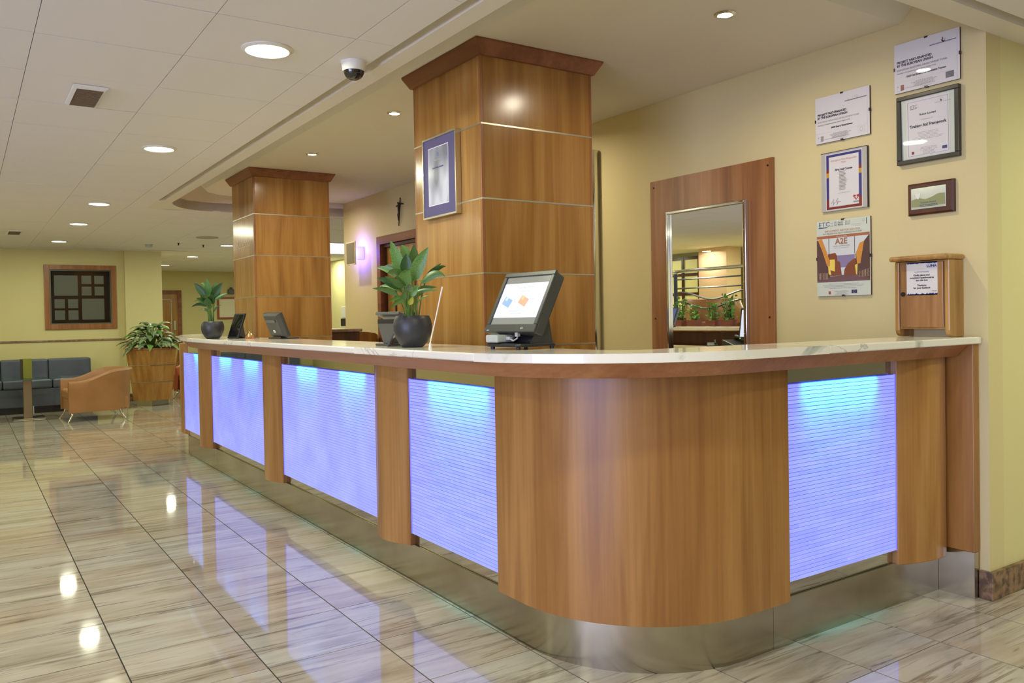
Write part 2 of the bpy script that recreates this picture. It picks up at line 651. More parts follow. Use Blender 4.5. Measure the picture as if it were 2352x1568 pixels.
g.box(3.95, 11, 2.0, 9.45, ZC + 0.014, ZC + 0.10)
ceiling = g.build('ceiling', M['plaster'])
g = G().box(-7, 1.68, -5.2, 21.4, ZC + .0115, ZC + .0135).box(1.68, 11, -5.2, 1.73, ZC + .0115, ZC + .0135).box(1.68, 11, 9.62, 21.4, ZC + .0115, ZC + .0135)
g.build('joint_backing', M['ceil_line'], ceiling)
struct(ceiling, 'white suspended lobby ceiling with a raised plaster recess over the reception')
cl = wloc(ceiling)
# far-left groove in the tile field and the short one beyond
tg = G()
cx0, cpx, cy0, cpy = 0.883, 0.602, 4.046, 0.617
ct_me = G().box(-cpx / 2 + .0015, cpx / 2 - .0015, -cpy / 2 + .0035, cpy / 2 - .0035, 0, 0.010).mesh('tile', M['ceil'])
cands, rest = [], G()
for i in range(-14, 17):
    for j in range(-16, 29):
        x0, y0 = cx0 + i * cpx, cy0 + j * cpy
        x1, y1 = x0 + cpx, y0 + cpy
        if x0 < -7.2 or x1 > 11 or y0 < -5.3 or y1 > 21.5:
            continue
        if 14.3 < (y0 + y1) / 2 < 14.9 and x1 < 3.5:
            y1 = y0 + 0.53            # shortened row beside the long slot
        if x1 > 1.68 and y0 < 1.73 < y1:
            if x0 < 1.68:
                rest.box(x0 + .0015, 1.6785, 1.7315, y1 - .0035, ZC, ZC + .010)
            y1 = 1.73
        if x1 > 1.68 and y1 < 9.62 + 0.01 and not (y1 <= 1.74):
            if x0 < 1.68 - 0.05:
                pass
            else:
                continue
            x1 = 1.68 if y0 > 1.6 else x1
        a = seen(x0, x1, y0, y1, ZC)
        if a > 0 and not (x0 > 3.9 and y0 < 9):
            cands.append((a, x0, x1, y0, y1))
        else:
            rest.box(x0 + .0017, x1 - .0017, y0 + .0017, y1 - .0017, ZC, ZC + 0.010)
cands.sort(reverse=True)
for a, x0, x1, y0, y1 in cands[300:]:
    rest.box(x0 + .0017, x1 - .0017, y0 + .0017, y1 - .0017, ZC, ZC + 0.010)
tag(rest.build('tiles_beyond', M['ceil'], ceiling, fix=False), kind='stuff')
for a, x0, x1, y0, y1 in cands[:300]:
    if abs((x1 - x0) - cpx) < 1e-4 and abs((y1 - y0) - cpy) < 1e-4:
        link_mesh('tile', ct_me, ceiling, Vector(((x0 + x1) / 2, (y0 + y1) / 2, ZC + random.choice((0, 0, 0.0015)))) - cl)
    else:
        G().box(x0 + .0017, x1 - .0017, y0 + .0017, y1 - .0017, ZC, ZC + 0.010).build('tile', M['ceil'], ceiling)
# recess sides and top, plaster panel with bevelled edges
g = G()
n = len(REC)
for i in range(n):
    a, b = REC[i], REC[(i + 1) % n]
    if a[0] == 3.87 and b[0] == 3.87:
        continue
    g.quad((a[0], a[1], ZC + 0.001), (b[0], b[1], ZC + 0.001), (b[0], b[1], ZV), (a[0], a[1], ZV))
g.add([(p[0], p[1], ZV) for p in REC], [tuple(range(n))])
g.build('recess_side', M['plaster'], ceiling, fix=False)
PAN = [(2.15, 2.305), (3.869, 2.305), (3.869, 9.40), (2.75, 9.42), (2.54, 9.41), (2.36, 9.35), (2.22, 9.19), (2.15, 8.95)]
PAT = [(2.03, 2.18), (3.869, 2.18), (3.869, 9.42), (2.75, 9.44), (2.50, 9.43), (2.28, 9.40), (2.11, 9.25), (2.03, 9.00)]
g = G().loft([[(p[0], p[1], ZP) for p in PAN], [(p[0], p[1], ZV - 0.002) for p in PAT]])
g.build('plaster_panel', M['plaster'], ceiling)

# ---- walls
g = G()
g.box(XW, XW + 0.13, 1.90, 7.45, 0, ZV).box(XW, XW + 0.13, 8.42, 9.44, 0, ZV).box(XW, XW + 0.13, 7.45, 8.42, 2.2, ZV)
wb = struct(g.build('wall_back', M['wall']), 'cream wall behind the reception counter')
g = G().box(XW + 0.13, 11, 1.90, 2.05, 0, ZV)
struct(g.build('wall_right', M['wall_yellow']), 'yellow cream wall running away right of the counter')
# far wall with window opening x 1.19-2.11, z 1.335-2.245
FY = 15.45
g = G()
g.box(-7, 1.18, FY, FY + .25, 0, ZC + .02).box(2.12, 2.31, FY, FY + .25, 0, ZC + .02)
g.box(1.18, 2.12, FY, FY + .25, 0, 1.33).box(1.18, 2.12, FY, FY + .25, 2.25, ZC + .02)
struct(g.build('wall_far', M['wall_yellow']), 'yellow far wall behind the blue grey sofa')
struct(G().box(2.31, 2.90, FY - 0.12, FY + .6, 0, ZC + .02).build('wall_pier', M['wall_yellow']), 'pale yellow pier at the end of the far wall')
struct(G().box(2.0, 11, 21.0, 21.3, 0, ZC + .02).build('wall_end', M['wall_yellow']), 'deep yellow wall at the far end of the corridor')
struct(G().box(2.0, 2.2, FY + .6, 21, 0, ZC + .02).build('wall_corridor', M['wall_yellow']))
g = G().box(-7.2, -7, -5.2, -3.95, 0, ZC + .02).box(-7.2, -7, 2.75, 21.4, 0, ZC + .02).box(-7.2, -7, -3.95, 2.75, 0, .3).box(-7.2, -7, -3.95, 2.75, 2.6, ZC + .02 + .01)
struct(g.build('wall_left', M['wall_yellow']))
g = G()
for y in (-3.95, -2.3, -.6, 1.1, 2.7):
    g.box(-7.12, -7.06, y, y + .05, .3, 2.6)
struct(g.build('fill_mullions', M['alu']), 'added mullions dressing the unseen cool fill light outside the picture')  # made-up glazed front, put in to carry the cool fill light
struct(G().box(11, 11.2, -5.2, 21.4, 0, ZC + .02).build('wall_outer', M['wall_yellow']))
g = G().box(-7, 11, -5.4, -5.2, 0, 2.6)
struct(g.build('wall_rear', M['wall_yellow']))
# skirting
g = G().prism([(XW - .022, 1.878), (11, 1.878), (11, 1.8995), (XW - .0005, 1.8995), (XW - .0005, 1.940), (XW - .022, 1.940)], 0, 0.128)
struct(g.build('baseboard_right', M['brown_baseboard'], bevel=0.003), 'polished brown marble skirting round the wall corner')
g = G().box(-7, 2.31, FY - 0.02, FY, 0, 0.13).box(2.29, 2.92, FY - 0.14, FY - 0.12, 0, 0.13)
struct(g.build('baseboard_far', M['brown_baseboard'], bevel=0.003), 'dark brown marble skirting on the far wall')
struct(G().box(-7, 2.31, FY - 0.02, FY, 1.055, 1.082).build('trim_1', M['rail_marble'], bevel=0.003), 'thin mottled brown dado rail on the far wall')

# window in the far wall
wf = G()
for b in ((1.11, 1.19, 1.255, 2.32), (2.11, 2.185, 1.255, 2.32)):
    wf.box(b[0], b[1], FY - 0.03, FY + 0.05, b[2], b[3])
wf.box(1.19, 2.11, FY - 0.03, FY + 0.05, 1.255, 1.335).box(1.19, 2.11, FY - 0.03, FY + 0.05, 2.245, 2.32)
win = struct(wf.build('window_1', M['wood_frame'], bevel=0.004), 'cherry framed internal window with a dark lattice behind glass')
ig = G()
for b in ((1.19, 1.21, 1.335, 2.245), (2.09, 2.11, 1.335, 2.245)):
    ig.box(b[0], b[1], FY - 0.01, FY + 0.22, b[2], b[3])
ig.box(1.21, 2.09, FY - 0.01, FY + 0.22, 1.335, 1.355).box(1.21, 2.09, FY - 0.01, FY + 0.22, 2.225, 2.245)
ig.build('inner_frame', mat('grey_green_metal', rgb(92, 94, 76), 0.4), win)
G().box(1.21, 2.09, FY + 0.01, FY + 0.016, 1.355, 2.225).build('pane', mat('window_glass', (1, 1, 1, 1), 0.0, trans=1.0, ior=1.2), win)
lat = G().box(1.19, 2.11, FY + 0.20, FY + 0.24, 1.335, 2.245).build('lattice', mat('dark_lattice', rgb(70, 46, 22), 0.45), win)
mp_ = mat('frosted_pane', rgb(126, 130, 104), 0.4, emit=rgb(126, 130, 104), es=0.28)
for (a, b, c, d) in ((400, 570, 410, 560), (598, 670, 410, 472), (693, 762, 410, 472), (598, 670, 492, 558), (693, 762, 492, 558), (400, 473, 585, 652),
                     (497, 570, 585, 652), (400, 473, 668, 738), (497, 570, 668, 738), (598, 762, 582, 738)):
    u0, u1 = (a - 360) / 445, (b - 360) / 445
    v0, v1 = 1 - (d - 372) / 400, 1 - (c - 372) / 400
    G().box(1.19 + .92 * u0, 1.19 + .92 * u1, FY + .195, FY + .203, 1.335 + .91 * v0, 1.335 + .91 * v1).build('frosted_pane', mp_, win)
struct(G().box(1.1, 2.2, FY + .26, FY + .3, 1.2, 2.4).build('wall_window_back', M['black']))


def door(name, label, x0, x1, y0, y1, h, axis, face, frame_w=0.09, extra=None):
    """a framed door; axis 'x': leaf spans x on plane y=face, axis 'y': spans y on plane x=face"""
    fr = G()
    if axis == 'x':
        fr.box(x0, x0 + frame_w, face - .04, face + .06, 0, h).box(x1 - frame_w, x1, face - .04, face + .06, 0, h)
        fr.box(x0 + frame_w, x1 - frame_w, face - .04, face + .06, h - frame_w, h)
    else:
        fr.box(face - .025, face + .06, y0, y0 + frame_w, 0, h).box(face - .025, face + .06, y1 - frame_w, y1, 0, h)
        fr.box(face - .025, face + .06, y0 + frame_w, y1 - frame_w, h - frame_w, h)
    return struct(fr.build(name, M['wood_crown'], bevel=0.003), label)


d1 = door('door_1', 'brown wooden corridor door with pale inlay line on the far end wall', 3.45, 4.40, 0, 0, 2.11, 'x', 21.0)
leaf = G().box(3.54, 4.31, 20.98, 21.02, 0, 2.02).build('door_leaf', M['wood'], d1)
g = G()
for a, b, c, d in ((3.64, 4.17, 1.88, 1.895), (3.64, 4.17, .25, .265), (3.64, 3.655, .265, 1.88), (4.155, 4.17, .265, 1.88)):
    g.box(a, b, 20.972, 20.98, c, d)
g.build('inlay', M['lightgrey'], leaf)
G().box(4.21, 4.26, 20.965, 20.98, 1.15, 1.38).build('push_plate', M['alu'], leaf)
G().tube([(4.24, 20.975, 1.1), (4.24, 20.92, 1.1), (4.24, 20.92, .72), (4.24, 20.975, .72)], 0.012).build('pull_handle', M['chrome'], leaf)
d2 = door('door_2', 'dark framed cherry door in the back wall left of the big pillar', 0, 0, 7.42, 8.45, 2.242, 'y', XW)
g = G().box(XW + .01, XW + .06, 8.33, 8.36, 0, 2.15).box(XW + .01, XW + .06, 7.51, 7.54, 0, 2.15).box(XW + .01, XW + .06, 7.54, 8.33, 2.12, 2.15)
g.build('door_stop', M['wood_dark'], d2)
lf = G().box(XW + .045, XW + .085, 7.54, 8.33, 0, 2.12).build('door_leaf', M['wood'], d2)
g = G().box(XW + .035, XW + .045, 7.65, 7.66, .3, 2.0).box(XW + .035, XW + .045, 8.10, 8.13, .3, 2.0)
g.build('inlay', M['wood_dark'], lf)

# ================================================================== CEILING FITTINGS
rows = [3.763, 6.272, 8.85, 11.35, 13.92]
DL = [(1.19, 3.763), (1.19, 6.272), (1.195, 9.434), (1.212, 11.407), (1.212, 13.92), (3.60, 13.71), (3.62, 16.24), (3.62, 18.8)]
names = ['nearest and largest round downlight in the tiled ceiling', 'second round downlight in the row over the lobby floor',
         'third round downlight in the row over the lobby floor', 'fourth round downlight in the lobby row, above the square vent',
         'last round downlight of the lobby row, nearest the framed window', 'round corridor downlight partly behind the farther pillar',
         'middle round downlight over the far corridor', 'farthest round downlight beside the yellow pier']
HID_FILL = [(5.0, 0.9), (1.19, 1.25), (-1.3, 3.76), (-1.3, 6.27), (-1.3, 9.4), (-1.3, 13.9), (1.19, -1.3), (-1.3, 1.25), (-1.3, -1.3), (3.6, 0.2), (3.6, -2.4), (5.9, 0.2), (-4.0, 6.0), (-4.0, 9.6), (-4.0, 2.0),
       (6.2, 12.0), (6.2, 16.2), (6.2, 18.8), (-4.0, 13.0), (-1.3, 11.4), (3.6, 11.4)]  # unseen rows added beyond the frame for ambient fill


def downlight(x, y, label, grp, z=ZC):
    t = thing('downlight', label, 'ceiling light', (x, y, z), group=grp)
    G().lathe([(0.116, -0.0005), (0.116, -0.004), (0.108, -0.010), (0.098, -0.012), (0.094, -0.006), (0.094, -0.0008)], n=32).build('trim_ring', M['white_plastic'], t, local=True, smooth=True)
    G().lathe([(0.0935, -0.0085), (0.0935, -0.003)], n=32).build('diffuser', M['down_emit'], t, local=True)
    area('downlight_glow', (x, y, z - 0.013), P_DOWN, C_DOWN, 'DISK', 0.18)
    return t


for (x, y), lb in zip(DL, names):
    downlight(x, y, lb, 'round fluorescent downlights')
ROWN = {1.19: 'above the lobby walkway behind the viewer', -1.3: 'over the lobby floor left of the picture', 3.6: 'over the passage right of the counter or the corridor', 5.0: 'close before the right wall', 5.9: 'over the passage by the right wall', -4.0: 'over the raised lounge', 6.2: 'over the hidden part of the corridor'}
ORD = ('first', 'second', 'third', 'fourth', 'fifth', 'sixth', 'seventh')
for x, y in HID_FILL:
    k_ = sorted(q[1] for q in HID_FILL if q[0] == x).index(y)
    downlight(x, y, '%s added round fill downlight %s' % (ORD[k_], ROWN[x]), 'added fill downlights outside the picture')

SP = [((3.013, 2.661), 'halogen spot in the plaster panel right of the large pillar'), ((2.481, 5.111), 'halogen spot just left of the large pillar'),
      ((2.482, 6.707), 'halogen spot in front of the farther pillar')]
SPH = [((3.3, 4.9), 'halogen spot hidden behind the large pillar'), ((3.2, 9.0), 'halogen spot hidden behind the farther pillar, nearer the wall'), ((2.5, 8.6), 'halogen spot hidden just behind the farther pillar')]


def spot(x, y, label, grp):
    t = thing('spotlight', label, 'spotlight', (x, y, ZP), group=grp)
    G().lathe([(0.052, -0.0004), (0.052, -0.003), (0.046, -0.008), (0.036, -0.009), (0.034, -0.004), (0.034, -0.0006)], n=28).build('trim_ring', M['chrome'], t, local=True, smooth=True)
    G().lathe([(0.0335, -0.007), (0.0335, -0.002)], n=24).build('lens', M['spot_emit'], t, local=True)
    area('spotlight_glow', (x, y, ZP - 0.0095), P_SPOT, C_SPOT, 'DISK', 0.07, spread=165)


for (x, y), lb in [(a, b) for a, b in SP]:
    spot(x, y, lb, 'halogen spotlights over the reception')
for (x, y), lb in SPH:
    spot(x, y, lb, 'halogen spots over the reception')

# dome camera
t = thing('security_camera', 'white dome security camera with smoked glass bubble under the ceiling', 'camera', (1.603, 3.74, ZC))
G().lathe([(0.063, -0.0005), (0.063, -0.006), (0.060, -0.010), (0.055, -0.040), (0.051, -0.046)], n=32).build('housing', M['white_plastic'], t, local=True, smooth=True)
pr = [(0.0502, -0.0455)] + [(0.049 * math.cos(math.radians(a)), -0.048 - 0.040 * math.sin(math.radians(a))) for a in range(0, 91, 10)]
G().lathe([(max(r, .0008), z) for r, z in pr], n=32).build('dome', mat('smoked_bubble', rgb(22, 20, 20), 0.04, spec=0.8), t, local=True, smooth=True)


def vent(x, y, sx, sy, label):
    t = thing('ceiling_vent', label, 'vent', (x, y, ZC), group='brown slatted ceiling vents')
    a, b = sx / 2, sy / 2

    def r_(k, z):
        return [(-a + k, -b + k, z), (a - k, -b + k, z), (a - k, b - k, z), (-a + k, b - k, z)]
    G().loft([r_(0, -.0005), r_(.002, -.012), r_(.018, -.020), r_(.021, -.012)]).build('frame', M['white_plastic'], t, local=True)
    n = 14
    for k in range(n):
        yy = -b + .024 + (k + .5) * (sy - .048) / n
        G().box(-a + .022, a - .022, yy - 0.010, yy + 0.010, -0.019, -0.0125).build('slat', M['vent_slat'], t, local=True)
    return t


M['vent_slat'] = mat('vent_slat', rgb(112, 92, 76), 0.6)
vent(0.585, 5.01, 0.165, 0.43, 'white vent with brown slats in the near ceiling')
vent(0.59, 12.75, 0.175, 0.5, 'small vent with brown slats in the far ceiling at the left')
t = thing('smoke_detector', 'small white smoke detector on the far ceiling above the pier', 'detector', (2.47, 14.0, ZC))
G().lathe([(0.06, -0.0005), (0.06, -0.012), (0.052, -0.016), (0.050, -0.040), (0.042, -0.046)], n=24).build('body', M['lightgrey'], t, local=True, smooth=True)
t = thing('ceiling_speaker', 'flat round speaker grille in the far ceiling', 'speaker', (3.013, 12.54, ZC))
G().lathe([(0.155, -0.0005), (0.155, -0.006), (0.145, -0.012), (0.14, -0.010)], n=32).build('rim', mat('dull_rim', rgb(176, 168, 142), .6), t, local=True, smooth=True)
G().lathe([(0.139, -0.0095), (0.139, -0.004)], n=32).build('grille', mat('grille_cloth', rgb(160, 150, 126), .8), t, local=True)
for x, y, lb in ((2.83, 13.6, 'tiny sprinkler head on the far ceiling nearer the smoke detector'), (3.25, 13.8, 'tiny sprinkler head on the far ceiling nearer the round speaker')):
    t = thing('sprinkler', lb, 'sprinkler', (x, y, ZC), group='sprinklers on the far ceiling')
    G().lathe([(0.02, -0.0005), (0.02, -0.005), (0.008, -0.008), (0.008, -0.03), (0.016, -0.032), (0.016, -0.036)], n=12).build('head', M['bronze'], t, local=True)
t = thing('light_panel', 'bright rectangular ceiling light panel seen through the gap behind the farther pillar', 'ceiling light', (5.4, 13.6, ZC))
G().box(-.62, .62, -1.0, 1.0, -.012, -.0005).build('frame', M['white_plastic'], t, local=True)
G().box(-.58, .58, -.96, .96, -.016, -.0125).build('diffuser', mat('cool_diffuser', (1, 1, 1, 1), .5, emit=(.85, 1, .95, 1), es=1.6), t, local=True)
area('light_panel_glow', (5.4, 13.6, ZC - .02), 25, (.85, 1, .9), 'RECTANGLE', 1.1, 1.8)

# ================================================================== PILLARS
GZ = [2.318, 1.937, 1.556, 1.175, 0.794, 0.413]


def poly_off(P_, o):
    """offset a counter-clockwise polygon outwards by o with mitred corners"""
    n = len(P_)
    out = []
    for i in range(n):
        a, b, c = Vector(P_[i - 1]), Vector(P_[i]), Vector(P_[(i + 1) % n])
        d1, d2 = (b - a).normalized(), (c - b).normalized()
        n1, n2 = Vector((d1.y, -d1.x)), Vector((d2.y, -d2.x))
        m = (n1 + n2)
        m = m / max(1e-6, m.dot(n1))
        out.append((b.x + m.x * o, b.y + m.y * o))
    return out


def pillar(name, label, P_):
    xs, ys = [p[0] for p in P_], [p[1] for p in P_]
    t = thing(name, label, 'pillar', ((min(xs) + max(xs)) / 2, (min(ys) + max(ys)) / 2, 0))
    inn = poly_off(P_, -.012)
    G().prism(inn, 0, 2.70).build('core', M['wood_dark'], t)
    zs = [0.03] + GZ[::-1] + [2.675]
    e = 0.016
    n = len(P_)
    for i in range(n):
        a, b = Vector(P_[i]), Vector(P_[(i + 1) % n])
        d = (b - a).normalized()
        q = Vector((-d.y, d.x)) * .012
        a2, b2 = a + d * e, b - d * e
        for k in range(len(zs) - 1):
            z0, z1 = zs[k] + (0.004 if k else 0), zs[k + 1] - 0.004
            G().prism([tuple(a2), tuple(b2), tuple(b2 + q), tuple(a2 + q)], z0, z1).build('panel', M['wood'], t)
        dp = (Vector(P_[i]) - Vector(P_[i - 1])).normalized()
        qp = Vector((-dp.y, dp.x)) * .012
        G().prism([tuple(a - dp * (e - .001)), tuple(a), tuple(a + d * (e - .001)), tuple(a + d * (e - .001) + q), inn[i], tuple(a - dp * (e - .001) + qp)], 0.03, 2.675).build('corner_strip', M['wood_frame'], t)
    o1, o0 = poly_off(P_, .0015), poly_off(P_, -.010)
    for z in GZ:
        G().loft([[(p[0], p[1], z - .004) for p in o0], [(p[0], p[1], z - .004) for p in o1], [(p[0], p[1], z + .004) for p in o1], [(p[0], p[1], z + .004) for p in o0]], cap=False).build('steel_band', M['alu'], t)

    def ring(o, z):
        return [(p[0], p[1], z) for p in poly_off(P_, o)]
    G().loft([ring(.001, 2.66), ring(.014, 2.662), ring(.050, ZP - .010), ring(.050, ZP - .001)]).build('crown', M['wood_crown'], t)
    return t


p1 = pillar('pillar', 'large cherry panelled pillar with a framed award, rising behind the counter terminal', [(2.21, 3.56), (2.935, 3.56), (2.935, 4.06), (2.66, 4.30), (2.21, 4.30)])
p2 = pillar('pillar', 'farther cherry panelled pillar behind the small potted plant and bell', [(2.235, 7.58), (2.965, 7.58), (2.965, 8.28), (2.235, 8.28)])


def text_mesh(body, size, font_off=0.0, shear=0.0, align='LEFT', space=1.0, xs=1.0):
    c = bpy.data.curves.new('t', 'FONT')
    c.body = body
    c.size = size
    c.offset = font_off
    c.shear = shear
    c.align_x = align
    c.space_character = space
    c.space_line = 0.95
    c.extrude = 0.0
    c.resolution_u = 2
    o = bpy.data.objects.new('t', c)
    col.objects.link(o)
    dg = bpy.context.evaluated_depsgraph_get()
    me = bpy.data.meshes.new_from_object(o.evaluated_get(dg))
    vs = [Vector((v.co.x * xs, v.co.y, v.co.z)) for v in me.vertices]
    fs = [tuple(p.vertices) for p in me.polygons]
    bpy.data.objects.remove(o)
    bpy.data.curves.remove(c)
    bpy.data.meshes.remove(me)
    return vs, fs


class Board:
    """a flat sheet on a wall facing -x (viewer looks along +x): u runs to the viewer's right (-y), v up"""

    def __init__(s, x, yl, zb, parent):
        s.x, s.yl, s.zb, s.p = x, yl, zb, parent
        s.layers = {}
        s.tilt = 0.0

    def P(s, u, v, lift):
        return (s.x - lift - v * s.tilt, s.yl - u, s.zb + v)

    def g(s, key, m):
        return s.layers.setdefault(key, (G(), m))[0]

    def rect(s, u0, v0, u1, v1, m, key=None, lift=0.0006):
        s.g(key or 'print', m).add([s.P(u0, v0, lift), s.P(u1, v0, lift), s.P(u1, v1, lift), s.P(u0, v1, lift)], [(0, 1, 2, 3)])
        return s

    def poly(s, pts, m, key, lift=0.0006):
        s.g(key, m).add([s.P(u, v, lift) for u, v in pts], [tuple(range(len(pts)))])
        return s

    def text(s, body, u, v, size, m, key='lettering', bold=0.0, align='LEFT', lift=0.0012, shear=0, xs=1.0):
        vs, fs = text_mesh(body, size, bold, shear, align, xs=xs)
        s.g(key, m).add([s.P(u + q.x, v + q.y, lift) for q in vs], fs)
        return s

    def bars(s, u0, u1, v, n, dv, h, m, key='fine_print', align='C', rs=1):
        """illegible lines of small print, as broken strokes"""
        R = random.Random(rs)
        for k in range(n):
            ww = (u1 - u0) * R.uniform(.55, 1.0)
            a = (u0 + u1) / 2 - ww / 2 if align == 'C' else u0
            e = a + ww
            while a < e:
                b = min(e, a + R.uniform(.004, .012))
                s.rect(a, v - k * dv, b, v - k * dv + h, m, key, 0.0010)
                a = b + .0022
        return s

    def ring(s, u, v, r, wd, m, key, n=24, a0=0, a1=360, lift=0.001):
        g = s.g(key, m)
        for i in range(n):
            q0, q1 = math.radians(a0 + (a1 - a0) * i / n), math.radians(a0 + (a1 - a0) * (i + 1) / n)
            g.add([s.P(u + r * math.cos(q0), v + r * math.sin(q0), lift), s.P(u + (r + wd) * math.cos(q0), v + (r + wd) * math.sin(q0), lift),
                   s.P(u + (r + wd) * math.cos(q1), v + (r + wd) * math.sin(q1), lift), s.P(u + r * math.cos(q1), v + r * math.sin(q1), lift)], [(0, 1, 2, 3)])
        return s

    def done(s):
        for k, (g, m) in s.layers.items():
            g.build(k.split('#')[0], m, s.p, fix=False)


# script lettering etched on the farther pillar
b = Board(2.235, 8.17, 2.03, p2)
b.text('Reception', 0.0, 0.0, 0.125, mat('etched_letter', rgb(196, 172, 128), 0.3), shear=0.35, lift=0.002)
b.done()


# ---- framed award on the big pillar
t = thing('framed_award', 'silver framed award with a violet mat hanging on the large pillar', 'picture', (2.21, 3.953, 1.883))
g = G()
X0, X1 = 2.176, 2.208
for a in ((3.765, 4.141, 1.883, 1.893), (3.765, 4.141, 2.319, 2.329), (3.765, 3.775, 1.893, 2.319), (4.131, 4.141, 1.893, 2.319)):
    g.box(X0, X1, a[0], a[1], a[2], a[3])
g.build('frame', M['alu'], t)
G().box(X0 + .006, X1 - .004, 3.775, 4.131, 1.893, 2.319).build('mat_board', mat('violet_mat', rgb(72, 66, 122), 0.5, coat=1.0), t)
b = Board(X0 + .006, 4.131, 1.893, t)
b.rect(.052, .058, .280, .378, mat('bevel_white', rgb(225, 225, 235), .5), 'mat_bevel', .0008)
pm = mottled('award_print', rgb(206, 208, 220), rgb(120, 122, 134), 3.2, 0.12, vec=(1, 2.2, 1.0), lo=0.42, hi=0.66, detail=1)
b.rect(.056, .062, .276, .374, pm, 'print', .0014)
for k, (tx, sz, bd, mm) in enumerate((('Health Care', .016, 0, 'ink_faint'), ('Luna Holiday Complex', .0135, .0005, 'ink_blue'))):
    b.text(tx, .164, .300 - .040 * k, sz, M[mm], 'lettering#%d' % k, bold=bd, align='CENTER', lift=.002)
b.ring(.164, .335, .006, .005, mat('emblem_blue', rgb(90, 100, 170), .4), 'emblem', lift=.002)
b.bars(.105, .225, .238, 7, .0145, .004, M['ink_faint'], rs=5)
b.done()

# ================================================================== RECEPTION COUNTER
t = counter = thing('reception_counter', 'long cherry reception counter with half round posts, a curved corner panel and steel plinth', 'counter', (1.9, 5.5, 0))
# steel plinth
KP = [(2.45, 9.24)] + arc(2.45, 8.65, .59, 90, 180, 12)[1:] + [(1.86, 2.70)] + arc(2.45, 2.70, .59, 180, 270, 28)[1:] + [(3.815, 2.11)]


def strip_wall(P, z0, z1, th, side=1):
    """thin upright sheet following polyline P, thickness th to its left (side=1)"""
    Q = offset_path(P, th * side)
    g = G()
    rings = []
    for a, b in zip(P, Q):
        rings.append([(a[0], a[1], z0), (b[0], b[1], z0), (b[0], b[1], z1), (a[0], a[1], z1)])
    g.loft(rings)
    return g


kp1 = [p for p in KP if p[1] > 7.72 or p[0] > 2.449 and p[1] > 9]
kA = KP[:[i for i, p in enumerate(KP) if p == (1.86, 2.70)][0]] + [(1.86, 7.585)]
kB = [(1.86, 7.582)] + KP[[i for i, p in enumerate(KP) if p == (1.86, 2.70)][0]:]
kB = [p for p in kB if p[0] < 2.50]
kB += [(2.62, 2.11)]
kC = [(2.6215, 2.11), (3.814, 2.11)]
for P_ in (kA, kB, kC):
    strip_wall(P_, 0.0, 0.19, 0.011, 1).build('plinth_sheet', M['steel'], counter, smooth=True)
G().box(3.816, 3.852, 1.942, 2.134, 0, 0.212).build('plinth_sheet', M['steel'], counter)
# polished steel backing behind the lit glass
BP = offset_path(KP, 0.013)
iL = [i for i, p in enumerate(KP) if p == (1.86, 2.70)][0]
strip_wall(BP, 0.19, 1.105, 0.012, 1).build('mirror_backing', M['steel_mirror'], counter, smooth=True)
strip_wall(offset_path(KP, 0.027), 0.0, 1.15, 0.018, 1).build('carcass', M['wood_dark'], counter, smooth=True)


def post(pts, z0=0.185, z1=1.112):
    G().prism(pts, z0, z1).build('post', M['wood_post'], counter, bevel=0.003)


for y0 in (3.72, 5.70, 7.665):
    pts = [(1.884, y0), (1.846, y0)] + [(1.846 - .058 * math.sin(PI * k / 14), y0 + .012 + .376 * k / 14) for k in range(15)] + [(1.846, y0 + .40), (1.884, y0 + .40)]
    post(pts)
post([(1.95, 8.80), (1.890, 8.815), (1.872, 8.90), (1.866, 9.0), (1.874, 9.1), (1.905, 9.19), (1.955, 9.25), (2.02, 9.20)])
post([(3.46, 2.134), (3.462, 2.096), (3.50, 2.076), (3.55, 2.058), (3.61, 2.043), (3.67, 2.036), (3.73, 2.038), (3.775, 2.048), (3.802, 2.070), (3.814, 2.10), (3.814, 2.134)])
# curved corner panel
CP = [(1.834, 2.885)] + arc(2.45, 2.70, .616, 180, 270, 40) + [(2.692, 2.084)]
strip_wall(CP, 0.183, 1.112, 0.022, 1).build('curved_panel', wood('curved_veneer', rgb(170, 124, 68), rgb(154, 108, 55), rgb(136, 90, 43), rough=0.34), counter, smooth=True)
# end board against the wall
G().box(3.816, 3.868, 1.942, 2.134, 0.2125, 1.168).build('end_board', M['wood_post'], counter, bevel=0.002)
G().box(3.853, 3.868, 1.945, 2.134, 0.13, 0.2124).build('end_board', M['wood_post'], counter)

# countertop outline
OUT = [(2.30, 9.72), (2.05, 9.50), (1.90, 9.15), (1.775, 8.65), (1.665, 8.10), (1.595, 7.70), (1.548, 7.2), (1.532, 6.5), (1.533, 5.6), (1.538, 5.0), (1.54, 4.3), (1.54, 3.66), (1.54, 3.1), (1.54, 2.66)] \
    + arc(2.29, 2.66, .75, 180, 270, 26)[1:] + [(2.66, 1.912), (3.2, 1.917), (3.866, 1.925)]
INN = [(2.42, 9.60), (2.22, 9.40), (2.05, 8.9), (1.985, 8.4), (1.975, 7.7), (1.975, 5.0), (1.975, 3.66), (1.975, 2.40), (1.985, 2.31), (2.03, 2.26), (2.10, 2.245), (2.66, 2.24), (3.866, 2.24)]
# fascia and under-board
iM = len(OUT) - 1
FT, FB = offset_path(OUT, 0.034), offset_path(OUT, 0.078)
FT2, FB2 = offset_path(OUT, 0.060), offset_path(OUT, 0.10)
rings = []
for i in range(0, iM + 1):
    a, b, c, d = FT[i], FB[i], FB2[i], FT2[i]
    if i == iM:
        a, b, c, d = (3.815, a[1]), (3.79, b[1]), (3.79, c[1]), (3.815, d[1])
    rings.append([(a[0], a[1], 1.167), (b[0], b[1], 1.112), (c[0], c[1], 1.112), (d[0], d[1], 1.167)])
G().loft(rings).build('fascia', M['wood_red'], counter)
